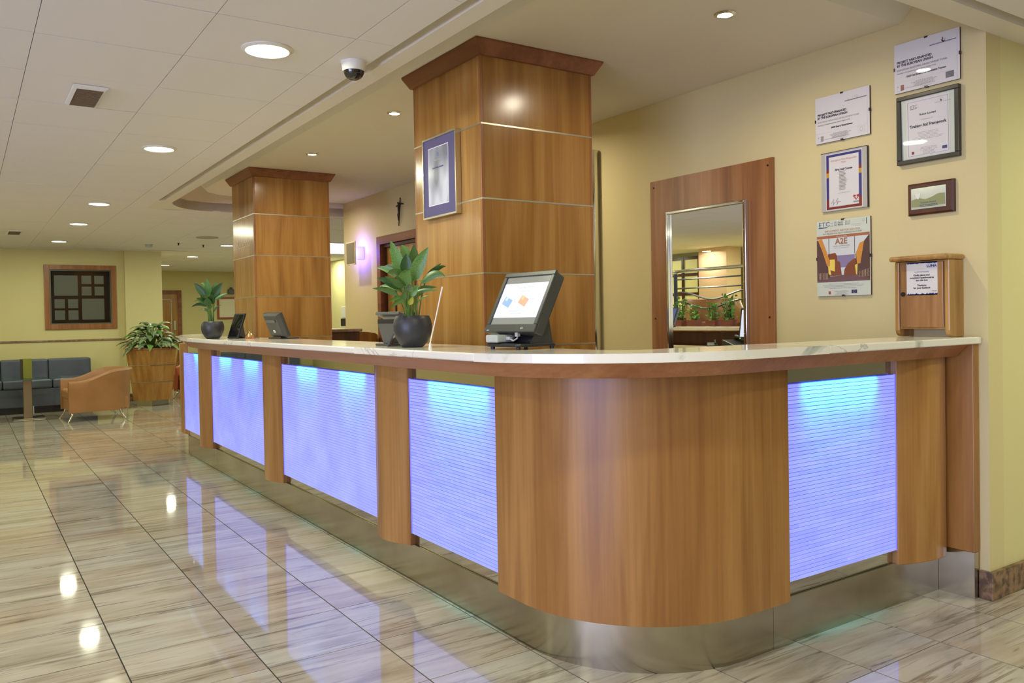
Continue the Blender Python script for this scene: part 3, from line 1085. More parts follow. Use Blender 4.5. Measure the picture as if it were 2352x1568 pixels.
# under-board as one closed outline between fascia and backing
o1 = offset_path(OUT, 0.09)
o1[-1] = (3.79, o1[-1][1])
o2 = offset_path(KP, 0.03)[::-1]
o2 = [(3.79, o2[0][1])] + o2[1:]
G().prism(o1 + o2, 1.150, 1.166).build('under_board', M['wood_redx'], counter)

ct = thing('countertop', 'white grey veined marble top running the length of the reception counter', 'countertop', (1.8, 5.0, 1.167))


def cut(path, y=None, x=None):
    """index of split and the interpolated point"""
    for i in range(len(path) - 1):
        a, b = path[i], path[i + 1]
        if y is not None and a[1] >= y >= b[1] and a[0] < 2.3:
            s_ = (a[1] - y) / (a[1] - b[1]) if a[1] != b[1] else 0
            return i, (a[0] + (b[0] - a[0]) * s_, y)
        if x is not None and a[0] <= x <= b[0] and a[1] < 2.6:
            s_ = (x - a[0]) / (b[0] - a[0]) if a[0] != b[0] else 0
            return i, (x, a[1] + (b[1] - a[1]) * s_)


cuts = [dict(y=7.0), dict(y=5.32), dict(y=3.66), dict(y=2.57), dict(x=2.72)]
pi, pii = 0, 0
po, pn = OUT[0], INN[0]
segs = []
for c in cuts + [None]:
    if c:
        io, qo = cut(OUT, **c)
        ii, qi = cut(INN, **c)
        so = [po] + OUT[pi + 1 if po != OUT[0] else 1:io + 1] + [qo]
        si = [pn] + INN[pii + 1 if pn != INN[0] else 1:ii + 1] + [qi]
        pi, po, pii, pn = io, qo, ii, qi
    else:
        so = [po] + OUT[pi + 1:]
        si = [pn] + INN[pii + 1:]
    segs.append((so, si))
for so, si in segs:
    # hairline gap at each joint
    def shr(P_, e):
        P_ = list(P_)
        a, b = Vector(P_[e]), Vector(P_[e + 1 if e == 0 else e - 1])
        d = (b - a).normalized() * 0.0008
        P_[e] = tuple(a + d)
        return P_
    so = shr(shr(so, 0), -1)
    si = shr(shr(si, 0), -1)
    G().prism(so + si[::-1], 1.168, 1.200).build('slab', M['marble'], ct, bevel=0.006, seg=3)

# ---- lit glass panels
PITCH_Z = 0.0158


def glass_panel(label, axis, a0, a1, z0, z1, face, near=True, lamps=()):
    """axis 'y': runs along y on plane x=face, glass in front towards -x; 'x': along x on plane y=face"""
    loc = (face, (a0 + a1) / 2, z0) if axis == 'y' else ((a0 + a1) / 2, face, z0)
    back = G()
    if axis == 'y':
        back.box(face + .006, face + .012, a0 + .002, a1 - .002, z0, z1)
    else:
        back.box(a0 + .002, a1 - .002, face + .006, face + .011, z0, z1)
    t = back.build('glass_panel', M['strip_back'], counter, bevel=0.002)
    loc = wloc(counter)
    R = random.Random(int(a0 * 100))
    lens = [0.16, 0.22, 0.28, 0.36, 0.44]
    cache = {}
    joined = G()
    z = z0 + 0.001
    n = int((z1 - z0 - 0.002) / PITCH_Z)
    pz = (z1 - z0 - 0.002) / n
    for k in range(n):
        zz = z0 + 0.001 + k * pz
        a = a0 + 0.003
        first = True
        while a < a1 - 0.004:
            ln = R.choice(lens) if not first else R.choice([.08, .14, .2, .3, .4])
            first = False
            if a + ln > a1 - 0.06:
                ln = a1 - 0.003 - a
            ln = round(ln, 3)
            dep = R.choice((0.0032, 0.0036, 0.0040))
            key = (ln, dep)
            if near:
                if key not in cache:
                    h = pz - 0.0024
                    if axis == 'y':
                        cache[key] = G().cham(-dep, 0, 0, ln - .0012, 0, h, .0006).mesh('glass_strip', M['strip'])
                    else:
                        cache[key] = G().cham(0, ln - .0012, -dep, 0, 0, h, .0006).mesh('glass_strip', M['strip'])
                if axis == 'y':
                    p = Vector((face + .006, a, zz)) - Vector(loc)
                else:
                    p = Vector((a, face + .006, zz)) - Vector(loc)
                link_mesh('glass_strip', cache[key], t, p)
            else:
                if axis == 'y':
                    joined.box(face + .006 - dep, face + .006, a, a + ln - .0015, zz, zz + pz - .0026)
                else:
                    joined.box(a, a + ln - .0015, face + .006 - dep, face + .006, zz, zz + pz - .0026)
            a += ln
    if not near:
        tag(joined.build('glass_strips', M['strip'], t, fix=False), kind='stuff')
    # bright side edges
    for e in (a0 - .001, a1 - .0005):
        g = G()
        if axis == 'y':
            g.box(face - .001, face + .012, e, e + .0015, z0, z1)
        else:
            g.box(e, e + .0015, face - .001, face + .012, z0, z1)
        g.build('glass_edge', M['strip_edge'], t)
    for (c, ln, pw) in lamps:
        if axis == 'y':
            area('cyan_led', (face - .045, c, 1.138), pw, (0.05, 0.80, 1.0), 'RECTANGLE', .012, ln, rot=(0, math.radians(-18), 0), spread=40)
        else:
            area('cyan_led', (c, face - .045, 1.138), pw, (0.05, 0.80, 1.0), 'RECTANGLE', ln, .012, rot=(math.radians(18), 0, 0), spread=40)
    return t


L4 = 2.6
glass_panel('blue lit glass strip panel at the far left end of the counter', 'y', 8.068, 8.79, .247, 1.027, 1.852, False, [(8.25, .36, 1.5)])
glass_panel('blue lit glass strip panel second from the far end of the counter', 'y', 6.104, 7.660, .247, 1.027, 1.852, False, [(6.45, .36, 1.5), (7.2, .36, 1.5)])
glass_panel('', 'y', 4.124, 5.695, .247, 1.027, 1.852, False, [(4.45, .36, 1.5), (5.2, .36, 1.5)])
glass_panel('blue lit glass strip panel directly left of the curved wooden corner', 'y', 2.888, 3.716, .247, 1.029, 1.852, True, [(3.24, .52, L4)])
glass_panel('blue lit glass strip panel right of the curved wooden corner, below the questionnaire box', 'x', 2.694, 3.458, .251, 1.043, 2.100, True, [(3.06, .50, L4)])

# staff side desk, seen only in the mirror
t = thing('staff_desk', 'pale desk behind the counter, seen reflected in the wall mirror', 'desk', (2.25, 4.9, 0))
G().box(2.0, 2.195, 2.4, 3.54, 1.0, 1.03).box(2.0, 2.195, 4.32, 6.5, 1.0, 1.03).box(2.0, 2.9, 4.52, 6.5, .97, .999).build('desk_top', mat('pale_laminate', rgb(206, 196, 168), .3), t)
G().box(2.0, 2.03, 2.4, 6.5, 0, .97).box(2.86, 2.89, 4.52, 6.5, 0, .969).build('desk_side', M['wood_dark'], t)

# ================================================================== THINGS ON THE BACK WALL
t = thing('wall_mirror', 'chrome framed wall mirror on a cherry backing board, reflecting railings and green plants', 'mirror', (XW, 3.567, 0.25))
B0, B1 = 3.066, 4.070
G().box(XW - .018, XW - .001, B0, B1, .25, 2.213).build('backing_board', wood('mirror_board', rgb(168, 118, 74), rgb(148, 98, 56), rgb(122, 76, 42)), t, bevel=0.002)
g = G()
xa, xb = XW - .045, XW - .0185
for a in ((3.245, 3.258, .5, 1.992), (3.888, 3.901, .5, 1.992)):
    g.box(xa, xb, a[0], a[1], a[2], a[3])
g.box(xa, xb, 3.258, 3.888, 1.977, 1.992).box(xa, xb, 3.258, 3.888, .5, .515)
g.build('chrome_frame', M['chrome'], t, bevel=0.003)
G().add([(xb - .004 - dx_, y_, z_) for dx_, y_ in ((0, 3.259), (.0, 3.887)) for z_ in (.516, 1.976)] + [(xb - .001, y_, z_) for y_ in (3.259, 3.887) for z_ in (.516, 1.976)],
        [(0, 1, 3, 2), (4, 6, 7, 5), (0, 2, 6, 4), (1, 5, 7, 3), (0, 4, 5, 1), (2, 3, 7, 6)]).build('mirror_pane', M['mirror'], t)
for yy, zz in ((3.10, 2.17), (4.035, 2.17), (3.10, 1.30), (4.035, 1.30)):
    G().tube([(XW - .0185, yy, zz), (XW - .0205, yy, zz)], .006, 12).build('screw', M['bronze'], t)
t = thing('wall_mirror', 'tall narrow chrome edged mirror mostly hidden behind the large pillar', 'mirror', (XW, 5.0, .4))
g = G()
g.box(XW - .05, XW - .001, 4.615, 4.66, .4, 2.528).box(XW - .05, XW - .001, 5.36, 5.405, .4, 2.528).box(XW - .05, XW - .001, 4.66, 5.36, 2.483, 2.528).box(XW - .05, XW - .001, 4.66, 5.36, .4, .445)
g.build('chrome_frame', M['chrome'], t, bevel=0.004)
G().box(XW - .02, XW - .014, 4.66, 5.36, .445, 2.483).build('mirror_pane', M['mirror'], t)


def clip_frame(name, label, yl, yr, z0, z1, paper, clips=True, group='clip framed notices on the back wall'):
    t = thing(name, label, 'notice', (XW, (yl + yr) / 2, z0), group=group)
    G().box(XW - .010, XW - .001, yr, yl, z0, z1).build('back_board', M['wood_dark'], t)
    G().box(XW - .0125, XW - .0102, yr, yl, z0, z1).build('sheet', paper, t)
    if clips:
        g = G()
        ym, zm = (yl + yr) / 2, (z0 + z1) / 2
        for a in ((ym - .008, ym + .008, z1 - .005, z1 + .003), (ym - .008, ym + .008, z0 - .003, z0 + .005), (yl - .004, yl + .003, zm - .008, zm + .008), (yr - .003, yr + .004, zm - .008, zm + .008)):
            G().box(XW - .0145, XW - .002, *a).build('clip', M['ink'], t)

    return t, Board(XW - .0125, yl, z0, t), yl - yr, z1 - z0


def erdf(label, yl, yr, z0, z1, scheme, colour):
    t, b, W, H = clip_frame('clip_frame', label, yl, yr, z0, z1, M['paper'])
    s = W / .32
    I = M['ink']
    b.text('PROJECT PART-FINANCED', .014 * s, H * .600, .0158 * s, I, bold=.0006, xs=.93)
    b.text('BY THE EUROPEAN UNION', .014 * s, H * .533, .0158 * s, I, bold=.0006, xs=.93)
    b.text('EUROPEAN REGIONAL DEVELOPMENT FUND', .014 * s, H * .445, .0125 * s, M['ink_grey'] if not colour else mat('soft_ink', rgb(90, 84, 90), .4), 'lettering#2', xs=.98)
    b.text('Investing in Competitiveness for a Better Quality of Life', .014 * s, H * .385, .0100 * s, mat('soft_ink2', rgb(96, 92, 96), .4), 'lettering#3', xs=.86, shear=.2)
    b.text(scheme, W / 2, H * .285, .0120 * s, I, align='CENTER', bold=.0005, xs=.92)
    b.text('EUROPEAN REGIONAL DEVELOPMENT FUND', W * .56, H * .790, .0062 * s, mat('soft_ink3', rgb(96, 84, 100), .4), 'lettering#4', bold=.0003)
    uc, vc = W * .765, H * .835
    b.ring(uc, vc - .012, .020 * s, .0006, M['ink_grey'], 'emblem_arc', a0=0, a1=180)
    if colour:
        pts = [(uc + .009 * s * math.cos(a), vc + .009 * s * math.sin(a)) for a in [math.radians(q) for q in range(120, 421, 20)]]
        pts += [(uc + .006 * s * math.cos(a) + .003, vc + .006 * s * math.sin(a) + .003) for a in [math.radians(q) for q in range(400, 139, -20)]]
        for i in range(len(pts) // 2 - 1):
            j = len(pts) - 1 - i
            b.poly([pts[i], pts[i + 1], pts[j - 1], pts[j]], mat('emblem_maroon', rgb(70, 34, 54), .4) if i == 0 else b.layers['emblem'][1], 'emblem', .0012)
        b.poly([(uc - .006 * s, vc + .004), (uc - .004 * s, vc + .017 * s), (uc + .001 * s, vc + .006)], b.layers['emblem'][1], 'emblem', .0012)
    else:
        b.ring(uc, vc, .006 * s, .0008, M['ink_grey'], 'emblem')
    b.rect(0, H * .215, W * .965, H * .2175, M['ink_faint'], 'rule')
    b.rect(W * .962, H * .03, W * .965, H * .97, M['ink_faint'], 'rule')
    b.bars(W * .27, W * .67, H * .165, 6, H * .020, H * .010, M['ink_grey'], rs=3)
    b.text('Co-financing rate: 85% EU Funds; 15% Private Funds', W * .17, H * .068, .0058 * s, M['ink_grey'], 'fine_print')
    b.text('Investing in your future', W / 2, H * .030, .0062 * s, M['ink_grey'], 'fine_print', align='CENTER')
    rd = M['brick_red'] if colour else M['ink_grey']
    b.rect(W * .045, H * .04, W * .105, H * .155, M['ink_faint'], 'flag_outline', .0007)
    b.rect(W * .049, H * .047, W * .102, H * .148, M['paper'], 'flag_field', .0009)
    b.rect(W * .102, H * .04, W * .155, H * .155, rd, 'flag_red', .0011)
    b.ring(W * .058, H * .125, .0015, .002, M['ink_grey'], 'flag_cross', 8, lift=.0012)
    if colour:
        b.rect(W * .795, H * .075, W * .915, H * .195, M['flag'], 'eu_flag', .0009)
        b.ring(W * .855, H * .135, .0075 * s, .0014, mat('star_gold', rgb(120, 122, 96), .4), 'flag_stars', 12, lift=.0014)
    else:
        b.rect(W * .795, H * .075, W * .915, H * .195, M['ink_faint'], 'eu_flag', .0007)
        b.rect(W * .799, H * .081, W * .911, H * .189, M['paper'], 'flag_field', .0009)
        b.ring(W * .855, H * .135, .0085 * s, .0014, M['ink_grey'], 'flag_stars', 16, lift=.0012)
    b.done()


erdf('topmost right clip framed notice with a dark blue flag, ERDF Aid Scheme', 2.331, 2.011, 2.394, 2.632, 'ERDF Aid Scheme For Sustainable Tourism', True)
erdf('all grey clip framed notice, highest of the left column, ERDF Energy Grant Scheme', 2.785, 2.467, 2.229, 2.474, 'ERDF Energy Grant Scheme', False)

# black framed training certificate
t = thing('framed_certificate', 'black framed certificate reading Training Aid Framework', 'notice', (XW, 2.163, 2.038))
g = G()
yl, yr, z0, z1, fw = 2.316, 2.011, 2.038, 2.371, .021
for a in ((yr, yl, z0, z0 + fw), (yr, yl, z1 - fw, z1), (yr, yr + fw, z0 + fw, z1 - fw), (yl - fw, yl, z0 + fw, z1 - fw)):
    g.box(XW - .026, XW - .001, *a)
g.build('frame', M['frame_black'], t, bevel=0.003)
q_ = [(XW - .010, z0 + fw), (XW - .010 - .0245 * (z1 - z0 - 2 * fw), z1 - fw), (XW - .004, z1 - fw), (XW - .004, z0 + fw)]
G().add([(a, yr + fw, b_) for a, b_ in q_] + [(a, yl - fw, b_) for a, b_ in q_], [(0, 1, 2, 3), (7, 6, 5, 4), (0, 4, 5, 1), (1, 5, 6, 2), (2, 6, 7, 3), (3, 7, 4, 0)]).build('mount', M['paper_mint'], t)
yl, yr, z0, z1 = yl - fw, yr + fw, z0 + fw, z1 - fw
b = Board(XW - .010, yl, z0, t)
b.tilt = .0245
W, H = yl - yr, z1 - z0
b.rect(W * .09, .004, W * .90, H - .004, M['paper'], 'sheet', .0007)
for a in ((.125, .05, .875, .053), (.125, .94, .875, .943), (.125, .05, .129, .943), (.871, .05, .875, .943)):
    b.rect(W * a[0], H * a[1], W * a[2], H * a[3], M['ink'], 'border', .0011)
b.text('ETC', W * .17, H * .84, .021, M['ink_grey'], 'lettering#2', bold=.0004)
b.rect(W * .17, H * .823, W * .30, H * .832, mat('soft_ink', rgb(96, 90, 110), .4), 'logo_bar', .0011)
b.text('Robor Limited', W * .5, H * .70, .0135, M['ink'], align='CENTER', bold=.0004)
b.text('is participating in the', W * .48, H * .622, .0075, M['ink_grey'], 'fine_print', align='CENTER')
b.text('Training Aid Framework', W * .5, H * .515, .0195, M['ink'], align='CENTER', bold=.0007, xs=.92)
b.bars(W * .2, W * .8, H * .42, 6, H * .023, .0017, M['ink_grey'], rs=8)
b.bars(W * .32, W * .70, H * .165, 6, H * .02, .002, M['ink_grey'], rs=9)
b.ring(W * .75, H * .865, .016, .0005, M['ink_grey'], 'emblem_arc', a0=0, a1=180)
b.poly([(W * .735, H * .87), (W * .748, H * .905), (W * .758, H * .885), (W * .775, H * .875), (W * .755, H * .86)], mat('emblem_maroon', rgb(70, 34, 54), .4), 'emblem', .0012)
b.text('EUROPEAN SOCIAL FUND', W * .64, H * .845, .0065, M['ink_grey'], 'fine_print')
b.rect(W * .185, H * .08, W * .235, H * .125, M['brick_red'], 'flag_red', .0012)
b.rect(W * .755, H * .095, W * .845, H * .142, M['navy'], 'eu_flag', .0012)
b.done()

# first aid certificate
t, b, W, H = clip_frame('clip_frame', 'clip framed First Aid Course certificate with a blue, red and ochre border', 2.752, 2.483, 1.860, 2.170, mat('grey_mount', rgb(176, 176, 166), .18), False)
G().box(XW - .0136, XW - .0005, 2.481, 2.4835, 1.858, 2.172).box(XW - .0136, XW - .0005, 2.4835, 2.754, 2.170, 2.173).build('frame_edge', M['ink'], t)
u0, u1, v0, v1 = W * .115, W * .885, H * .015, H * .975
b.rect(u0 - .004, v0, u1 + .004, v1, M['paper'], 'sheet', .0005)
for nm, mm, a, c in (('border_red', 'brick_red', v0 + .004, H * .20), ('border_blue', 'navy', H * .20, v1 - .004)):
    b.rect(u0, a, u1, c, M[mm], nm, .0008)
b.rect(u0, H * .655, u1, H * .715, M['brick_red'], 'border_band', .0010)
b.rect(u0, H * .575, u1, H * .655, M['ochre'], 'border_ochre', .0010)
b.rect(u0 + .016, v0 + .018, u1 - .016, v1 - .017, M['paper'], 'certificate', .0013)
b.text('Emergency First Responder', W / 2, H * .840, .0150, M['ink_red'], 'lettering#r', align='CENTER', lift=.0018, xs=.92)
b.text('Malta', W / 2, H * .795, .0135, M['ink_red'], 'lettering#r', align='CENTER', lift=.0018)
b.bars(W * .28, W * .72, H * .755, 2, H * .022, .0017, M['ink_grey'], rs=2)
for L_ in list(b.layers):
    pass
b.text('First Aid Course', W / 2, H * .675, .0150, M['ink'], align='CENTER', bold=.0006, lift=.0018)
g = b.g('fine_print', M['ink_grey'])
R = random.Random(4)
for k in range(14):
    v = H * .645 - k * H * .0235
    g.add([b.P(W * .40, v, .0018), b.P(W * (.50 + R.random() * .1), v, .0018), b.P(W * .55, v + .0042, .0018), b.P(W * .40, v + .0042, .0018)], [(0, 1, 2, 3)])
b.text('Issued 25th April 2013', W / 2, H * .285, .0080, M['ink_grey'], 'fine_print', align='CENTER', lift=.0018)
b.bars(W * .36, W * .66, H * .24, 3, H * .02, .0018, M['ink_faint'], 'faint_print', rs=6)
sg = [(.22, .13), (.25, .16), (.28, .20), (.27, .13), (.26, .09), (.30, .15), (.33, .14), (.35, .19), (.37, .21), (.36, .12), (.34, .10), (.38, .15), (.44, .145)]
G().tube([b.P(W * a, H * c, .0019) for a, c in sg], .0006, 5).build('signature', M['ink'], t)
uc, vc, s = W * .765, H * .185, .020
b.poly([(uc - s * .8, vc + .003), (uc - s * .8, vc + s * .7), (uc, vc + s * .55), (uc + s * .8, vc + s * .7), (uc + s * .8, vc + .003), (uc, vc - s * .75)], mat('heart_red', rgb(168, 52, 40), .3), 'heart', .0018)
b.poly([(uc + .001, vc - .010), (uc - .003, vc - .001), (uc - .012, vc + .001), (uc - .003, vc + .003), (uc + .001, vc + .012), (uc + .005, vc + .003), (uc + .010, vc + .001), (uc + .005, vc - .002)], M['paper'], 'star', .0022)
b.rect(uc - .016, vc - .026, uc + .016, vc - .018, M['ink_grey'], 'fine_print', .0018)
b.rect(W * .17, H * .065, W * .55, H * .075, M['ink_grey'], 'fine_print', .0018)
b.done()

# A2E poster
t, b, W, H = clip_frame('clip_frame', 'clip framed A2E employment aid poster with an evening street picture', 2.786, 2.470, 1.410, 1.812, M['paper_mint'])
b.text('ETC', W * .04, H * .925, .034, mat('etc_grey', rgb(92, 104, 124), .4), 'lettering#e', xs=1.15)
b.rect(W * .04, H * .905, W * .215, H * .915, M['ink_blue'], 'logo_bar')
for i in range(4):
    for j in range(3):
        b.rect(W * (.26 + i * .018), H * (.915 + j * .02), W * (.268 + i * .018), H * (.921 + j * .02), M['ink_blue'], 'logo_dots')
b.text('EU funds', W * .345, H * .952, .0145, M['ink_grey'], 'lettering#g', bold=.0003)
b.text('for Malta', W * .345, H * .922, .0145, M['ink_grey'], 'lettering#g', bold=.0003)
b.text('2014', W * .545, H * .952, .0145, M['ink_grey'], 'lettering#g')
b.text('2020', W * .545, H * .922, .0145, M['ink_grey'], 'lettering#g')
b.ring(W * .885, H * .958, .006, .001, M['ink_grey'], 'crest')
b.rect(W * .93, H * .905, W * .94, H * .985, M['ink'], 'crest_bar')
b.bars(W * .64, W * .88, H * .915, 2, H * .02, .002, M['ink_faint'], 'faint_print', rs=7)
b.text('EMPLOYMENT AID FOR 2014-2020', W * .49, H * .845, .0150, M['ink_red'], 'lettering#r', align='CENTER', xs=.92)
b.text('\u20ac9.2 MILLION FOR SALARY SUBSIDIES EACH YEAR', W * .49, H * .815, .0115, mat('soft_ink4', rgb(120, 116, 104), .4), 'lettering#s', align='CENTER', xs=.9)
pic = dict(sky=rgb(206, 210, 206), dusk=rgb(136, 124, 156), band=rgb(168, 106, 72), wallb=rgb(92, 68, 62), lit=rgb(206, 142, 62), glow=rgb(232, 204, 90), town=rgb(128, 74, 44), dark=rgb(58, 40, 40), road=rgb(112, 82, 80))
pm = {k: mat('poster_' + k, v, .18) for k, v in pic.items()}
y0, y1 = H * .185, H * .80
hh = y1 - y0


def Q(u, v):
    return (W * (.005 + .985 * u), y0 + hh * v)


b.rect(W * .005, y0, W * .99, y1, pm['sky'], 'picture_sky', .0006)
b.rect(W * .38, y0 + hh * .30, W * .72, y0 + hh * .56, pm['dusk'], 'picture_dusk', .0008)
b.rect(W * .005, y1 - hh * .06, W * .99, y1, pm['band'], 'picture_band', .0009)
b.text('A move to employ', W * .48, y1 - hh * .045, .0085, M['paper'], 'lettering#p', align='CENTER')
b.poly([Q(0, .0), Q(1, .0), Q(1, .06), Q(.7, .13), Q(.5, .14), Q(.3, .12), Q(0, .04)], pm['road'], 'picture_road', .0010)
b.poly([Q(.22, .12), Q(.22, .60), Q(.36, .62), Q(.39, .56), Q(.40, .44), Q(.45, .42), Q(.48, .14)], pm['town'], 'picture_town', .0012)
b.poly([Q(.52, .13), Q(.53, .25), Q(.60, .38), Q(.70, .46), Q(.76, .48), Q(.78, .12)], pm['town'], 'picture_town#r', .0012)
b.poly([Q(.25, .26), Q(.25, .48), Q(.35, .48), Q(.35, .22)], pm['glow'], 'picture_glow', .0013)
b.poly([Q(.0, .04), Q(.0, .92), Q(.10, .88), Q(.24, .48), Q(.26, .10)], pm['wallb'], 'picture_wall', .0014)
b.poly([Q(.10, .94), Q(.16, .76), Q(.24, .50), Q(.25, .34), Q(.20, .34), Q(.10, .70), Q(.02, .92)], pm['lit'], 'picture_lit', .0016)
b.poly([Q(.22, .34), Q(.25, .34), Q(.28, .14), Q(.23, .17)], pm['glow'], 'picture_glow#2', .0018)
b.poly([Q(1, .05), Q(1, .96), Q(.90, .82), Q(.82, .78), Q(.74, .56), Q(.76, .12)], pm['wallb'], 'picture_wall#r', .0014)
b.poly([Q(.90, .82), Q(.82, .79), Q(.75, .58), Q(.77, .36), Q(.83, .36)], pm['lit'], 'picture_lit#r', .0016)
b.poly([Q(.73, .33), Q(.78, .36), Q(.77, .13), Q(.75, .14)], pm['glow'], 'picture_glow#3', .0018)
b.rect(W * .235, y0 + hh * .53, W * .243, y1 - hh * .06, pm['dark'], 'picture_mast', .0019)
b.rect(W * .715, y0 + hh * .58, W * .723, y1 - hh * .06, pm['dark'], 'picture_mast', .0019)
for k in range(7):
    b.rect(W * (.04 + k * .028), y0 + hh * .06, W * (.046 + k * .028), y0 + hh * (.20), mat('rail_pale', rgb(206, 176, 140), .3) if k == 0 else b.layers['picture_rail'][1], 'picture_rail', .0019)
    b.rect(W * (.80 + k * .028), y0 + hh * .08, W * (.806 + k * .028), y0 + hh * (.20 + .008 * k), b.layers['picture_rail'][1], 'picture_rail', .0019)
b.text('A2E', W * .475, y0 + hh * .805, .043, mat('a2e_brown', rgb(160, 104, 68), .3), 'lettering#a', align='CENTER', bold=.0008, lift=.002)
b.text('ACCESS TO EMPLOYMENT', W * .475, y0 + hh * .75, .0085, M['ink_grey'], 'fine_print', align='CENTER', lift=.002)
b.bars(W * .30, W * .65, y0 + hh * .715, 1, .01, .002, M['ink_grey'], rs=12)
b.bars(W * .08, W * .92, H * .155, 3, H * .018, .0017, M['ink_grey'], rs=13)
b.bars(W * .08, W * .92, H * .098, 1, H * .02, .0024, M['ink_grey'], rs=14)
b.bars(W * .34, W * .60, H * .06, 5, H * .012, .0016, M['ink_grey'], rs=15)
b.rect(W * .225, H * .022, W * .265, H * .062, mat('flag_bright', rgb(176, 70, 62), .3), 'flag_red', .001)
b.rect(W * .655, H * .028, W * .755, H * .072, M['flag'], 'eu_flag', .001)
b.ring(W * .705, H * .050, .006, .001, M['ink_faint'], 'flag_stars', 12, lift=.0014)
b.done()

# wooden plaque
t = thing('wall_plaque', 'small dark wooden plaque with a silver landscape plate', 'plaque', (XW, 2.155, 1.785))
G().loft([[(XW - .001, 2.040, 1.785), (XW - .001, 2.264, 1.785), (XW - .001, 2.264, 1.938), (XW - .001, 2.040, 1.938)],
          [(XW - .016, 2.040, 1.785), (XW - .016, 2.264, 1.785), (XW - .016, 2.264, 1.938), (XW - .016, 2.040, 1.938)],
          [(XW - .022, 2.050, 1.793), (XW - .022, 2.254, 1.793), (XW - .022, 2.254, 1.930), (XW - .022, 2.050, 1.930)]]).build('board', M['wood_dark'], t)
G().box(XW - .0245, XW - .0222, 2.075, 2.245, 1.812, 1.914).build('plate', mat('silver_plate', rgb(186, 188, 186), .2, .7), t, bevel=0.002)
b = Board(XW - .0246, 2.245, 1.812, t)
b.poly([(.003, .012), (.003, .045), (.04, .055), (.07, .045), (.10, .052), (.135, .066), (.165, .064), (.168, .012)], mat('engraved_green', rgb(140, 144, 104), .35, .3), 'engraved_hills', .0005)
b.poly([(.022, .075), (.050, .078), (.046, .058), (.036, .048), (.026, .058)], mat('engraved_pale', rgb(214, 214, 212), .3, .3), 'engraved_urn', .0007)
b.text('Tourism Award', .085, .026, .012, M['ink_blue'], align='CENTER', lift=.0009)
b.bars(.02, .155, .017, 2, .007, .0025, M['ink_blue'], 'engraving', rs=21)
b.done()

# questionnaire box
t = thing('suggestion_box', 'varnished oak questionnaire box standing on the marble top against the wall', 'box', (3.815, 2.15, 1.2))
xf, xr_ = 3.745, XW - .001


def cheek(y0_, y1_):
    # side cheek with rounded lower front corner, in the xz plane
    pts = [(xr_, 1.558), (xf, 1.558), (xf, 1.232), (xf + .006, 1.214), (xf + .022, 1.203), (xf + .04, 1.2008), (xr_, 1.2008)]
    g = G()
    g.add([(p[0], y0_, p[1]) for p in pts] + [(p[0], y1_, p[1]) for p in pts],
          [tuple(range(len(pts))), tuple(range(2 * len(pts) - 1, len(pts) - 1, -1))] + [(i, (i + 1) % len(pts), len(pts) + (i + 1) % len(pts), len(pts) + i) for i in range(len(pts))])
    return g


cheek(2.250, 2.272).build('side', M['oak'], t, bevel=0.004)
cheek(2.008, 2.030).build('side', M['oak'], t, bevel=0.004)
G().box(xf + .010, xr_, 2.0305, 2.2495, 1.238, 1.557).build('body', M['oak'], t)
dr = G().box(xf - .002, xf + .0095, 2.036, 2.240, 1.246, 1.549).build('door', wood('box_door', rgb(168, 126, 82), rgb(148, 106, 66), rgb(126, 86, 50), scale=1.6), t, bevel=0.002)
g = G().box(xf - .035, xr_, 2.000, 2.282, 1.5585, 1.583)
g.build('lid', M['oak'], t, bevel=0.010, seg=4)
G().tube([(xf - .002, 2.228, 1.403), (xf - .007, 2.228, 1.403)], .0105, 20).build('lock', M['bronze'], dr)
G().box(xf - .0028, xf - .0017, 2.061, 2.210, 1.397, 1.551).build('notice', M['paper'], t)
b = Board(xf - .0028, 2.210, 1.397, t)
W, H = .149, .154
bl = mat('wave_blue', rgb(52, 80, 170), .35)
R = random.Random(2)
for k in range(26):
    u = W * k / 26
    b.poly([(u, H), (min(W, u + .014), H), (min(W, u + .009), H - .004 - R.random() * .006), (u, H - .003)], bl, 'wave_border', .0004)
    b.poly([(u, 0), (min(W, u + .014), 0), (min(W, u + .009), .004 + R.random() * .007), (u, .003)], bl, 'wave_border#b', .0004)
b.text('LUNA', W * .66, H * .845, .0155, M['ink_blue'], 'lettering#b', bold=.0007, lift=.0008, xs=1.15)
b.rect(W * .66, H * .825, W * .94, H * .829, M['ink_blue'], 'lettering#b', .0008)
b.text('QUESTIONNAIRES', W * .5, H * .685, .0088, mat('soft_blue', rgb(84, 100, 150), .4), 'lettering#c', align='CENTER', lift=.0008)
for k, s_ in enumerate(('Kindly place your', 'completed questionnaires', 'into this box', '', 'Thankyou', 'for your feedback')):
    if s_:
        b.text(s_, W * .5, H * (.585 - .078 * k), .0112, M['ink'], align='CENTER', bold=.0004, lift=.0008)
b.text('we care', W * .70, H * .105, .0065, M['ink_faint'], 'lettering#d', lift=.0008)
b.text('friendly', W * .83, H * .105, .0070, M['ink_red'], 'lettering#e', lift=.0008, shear=.3, bold=.0002)
b.done()

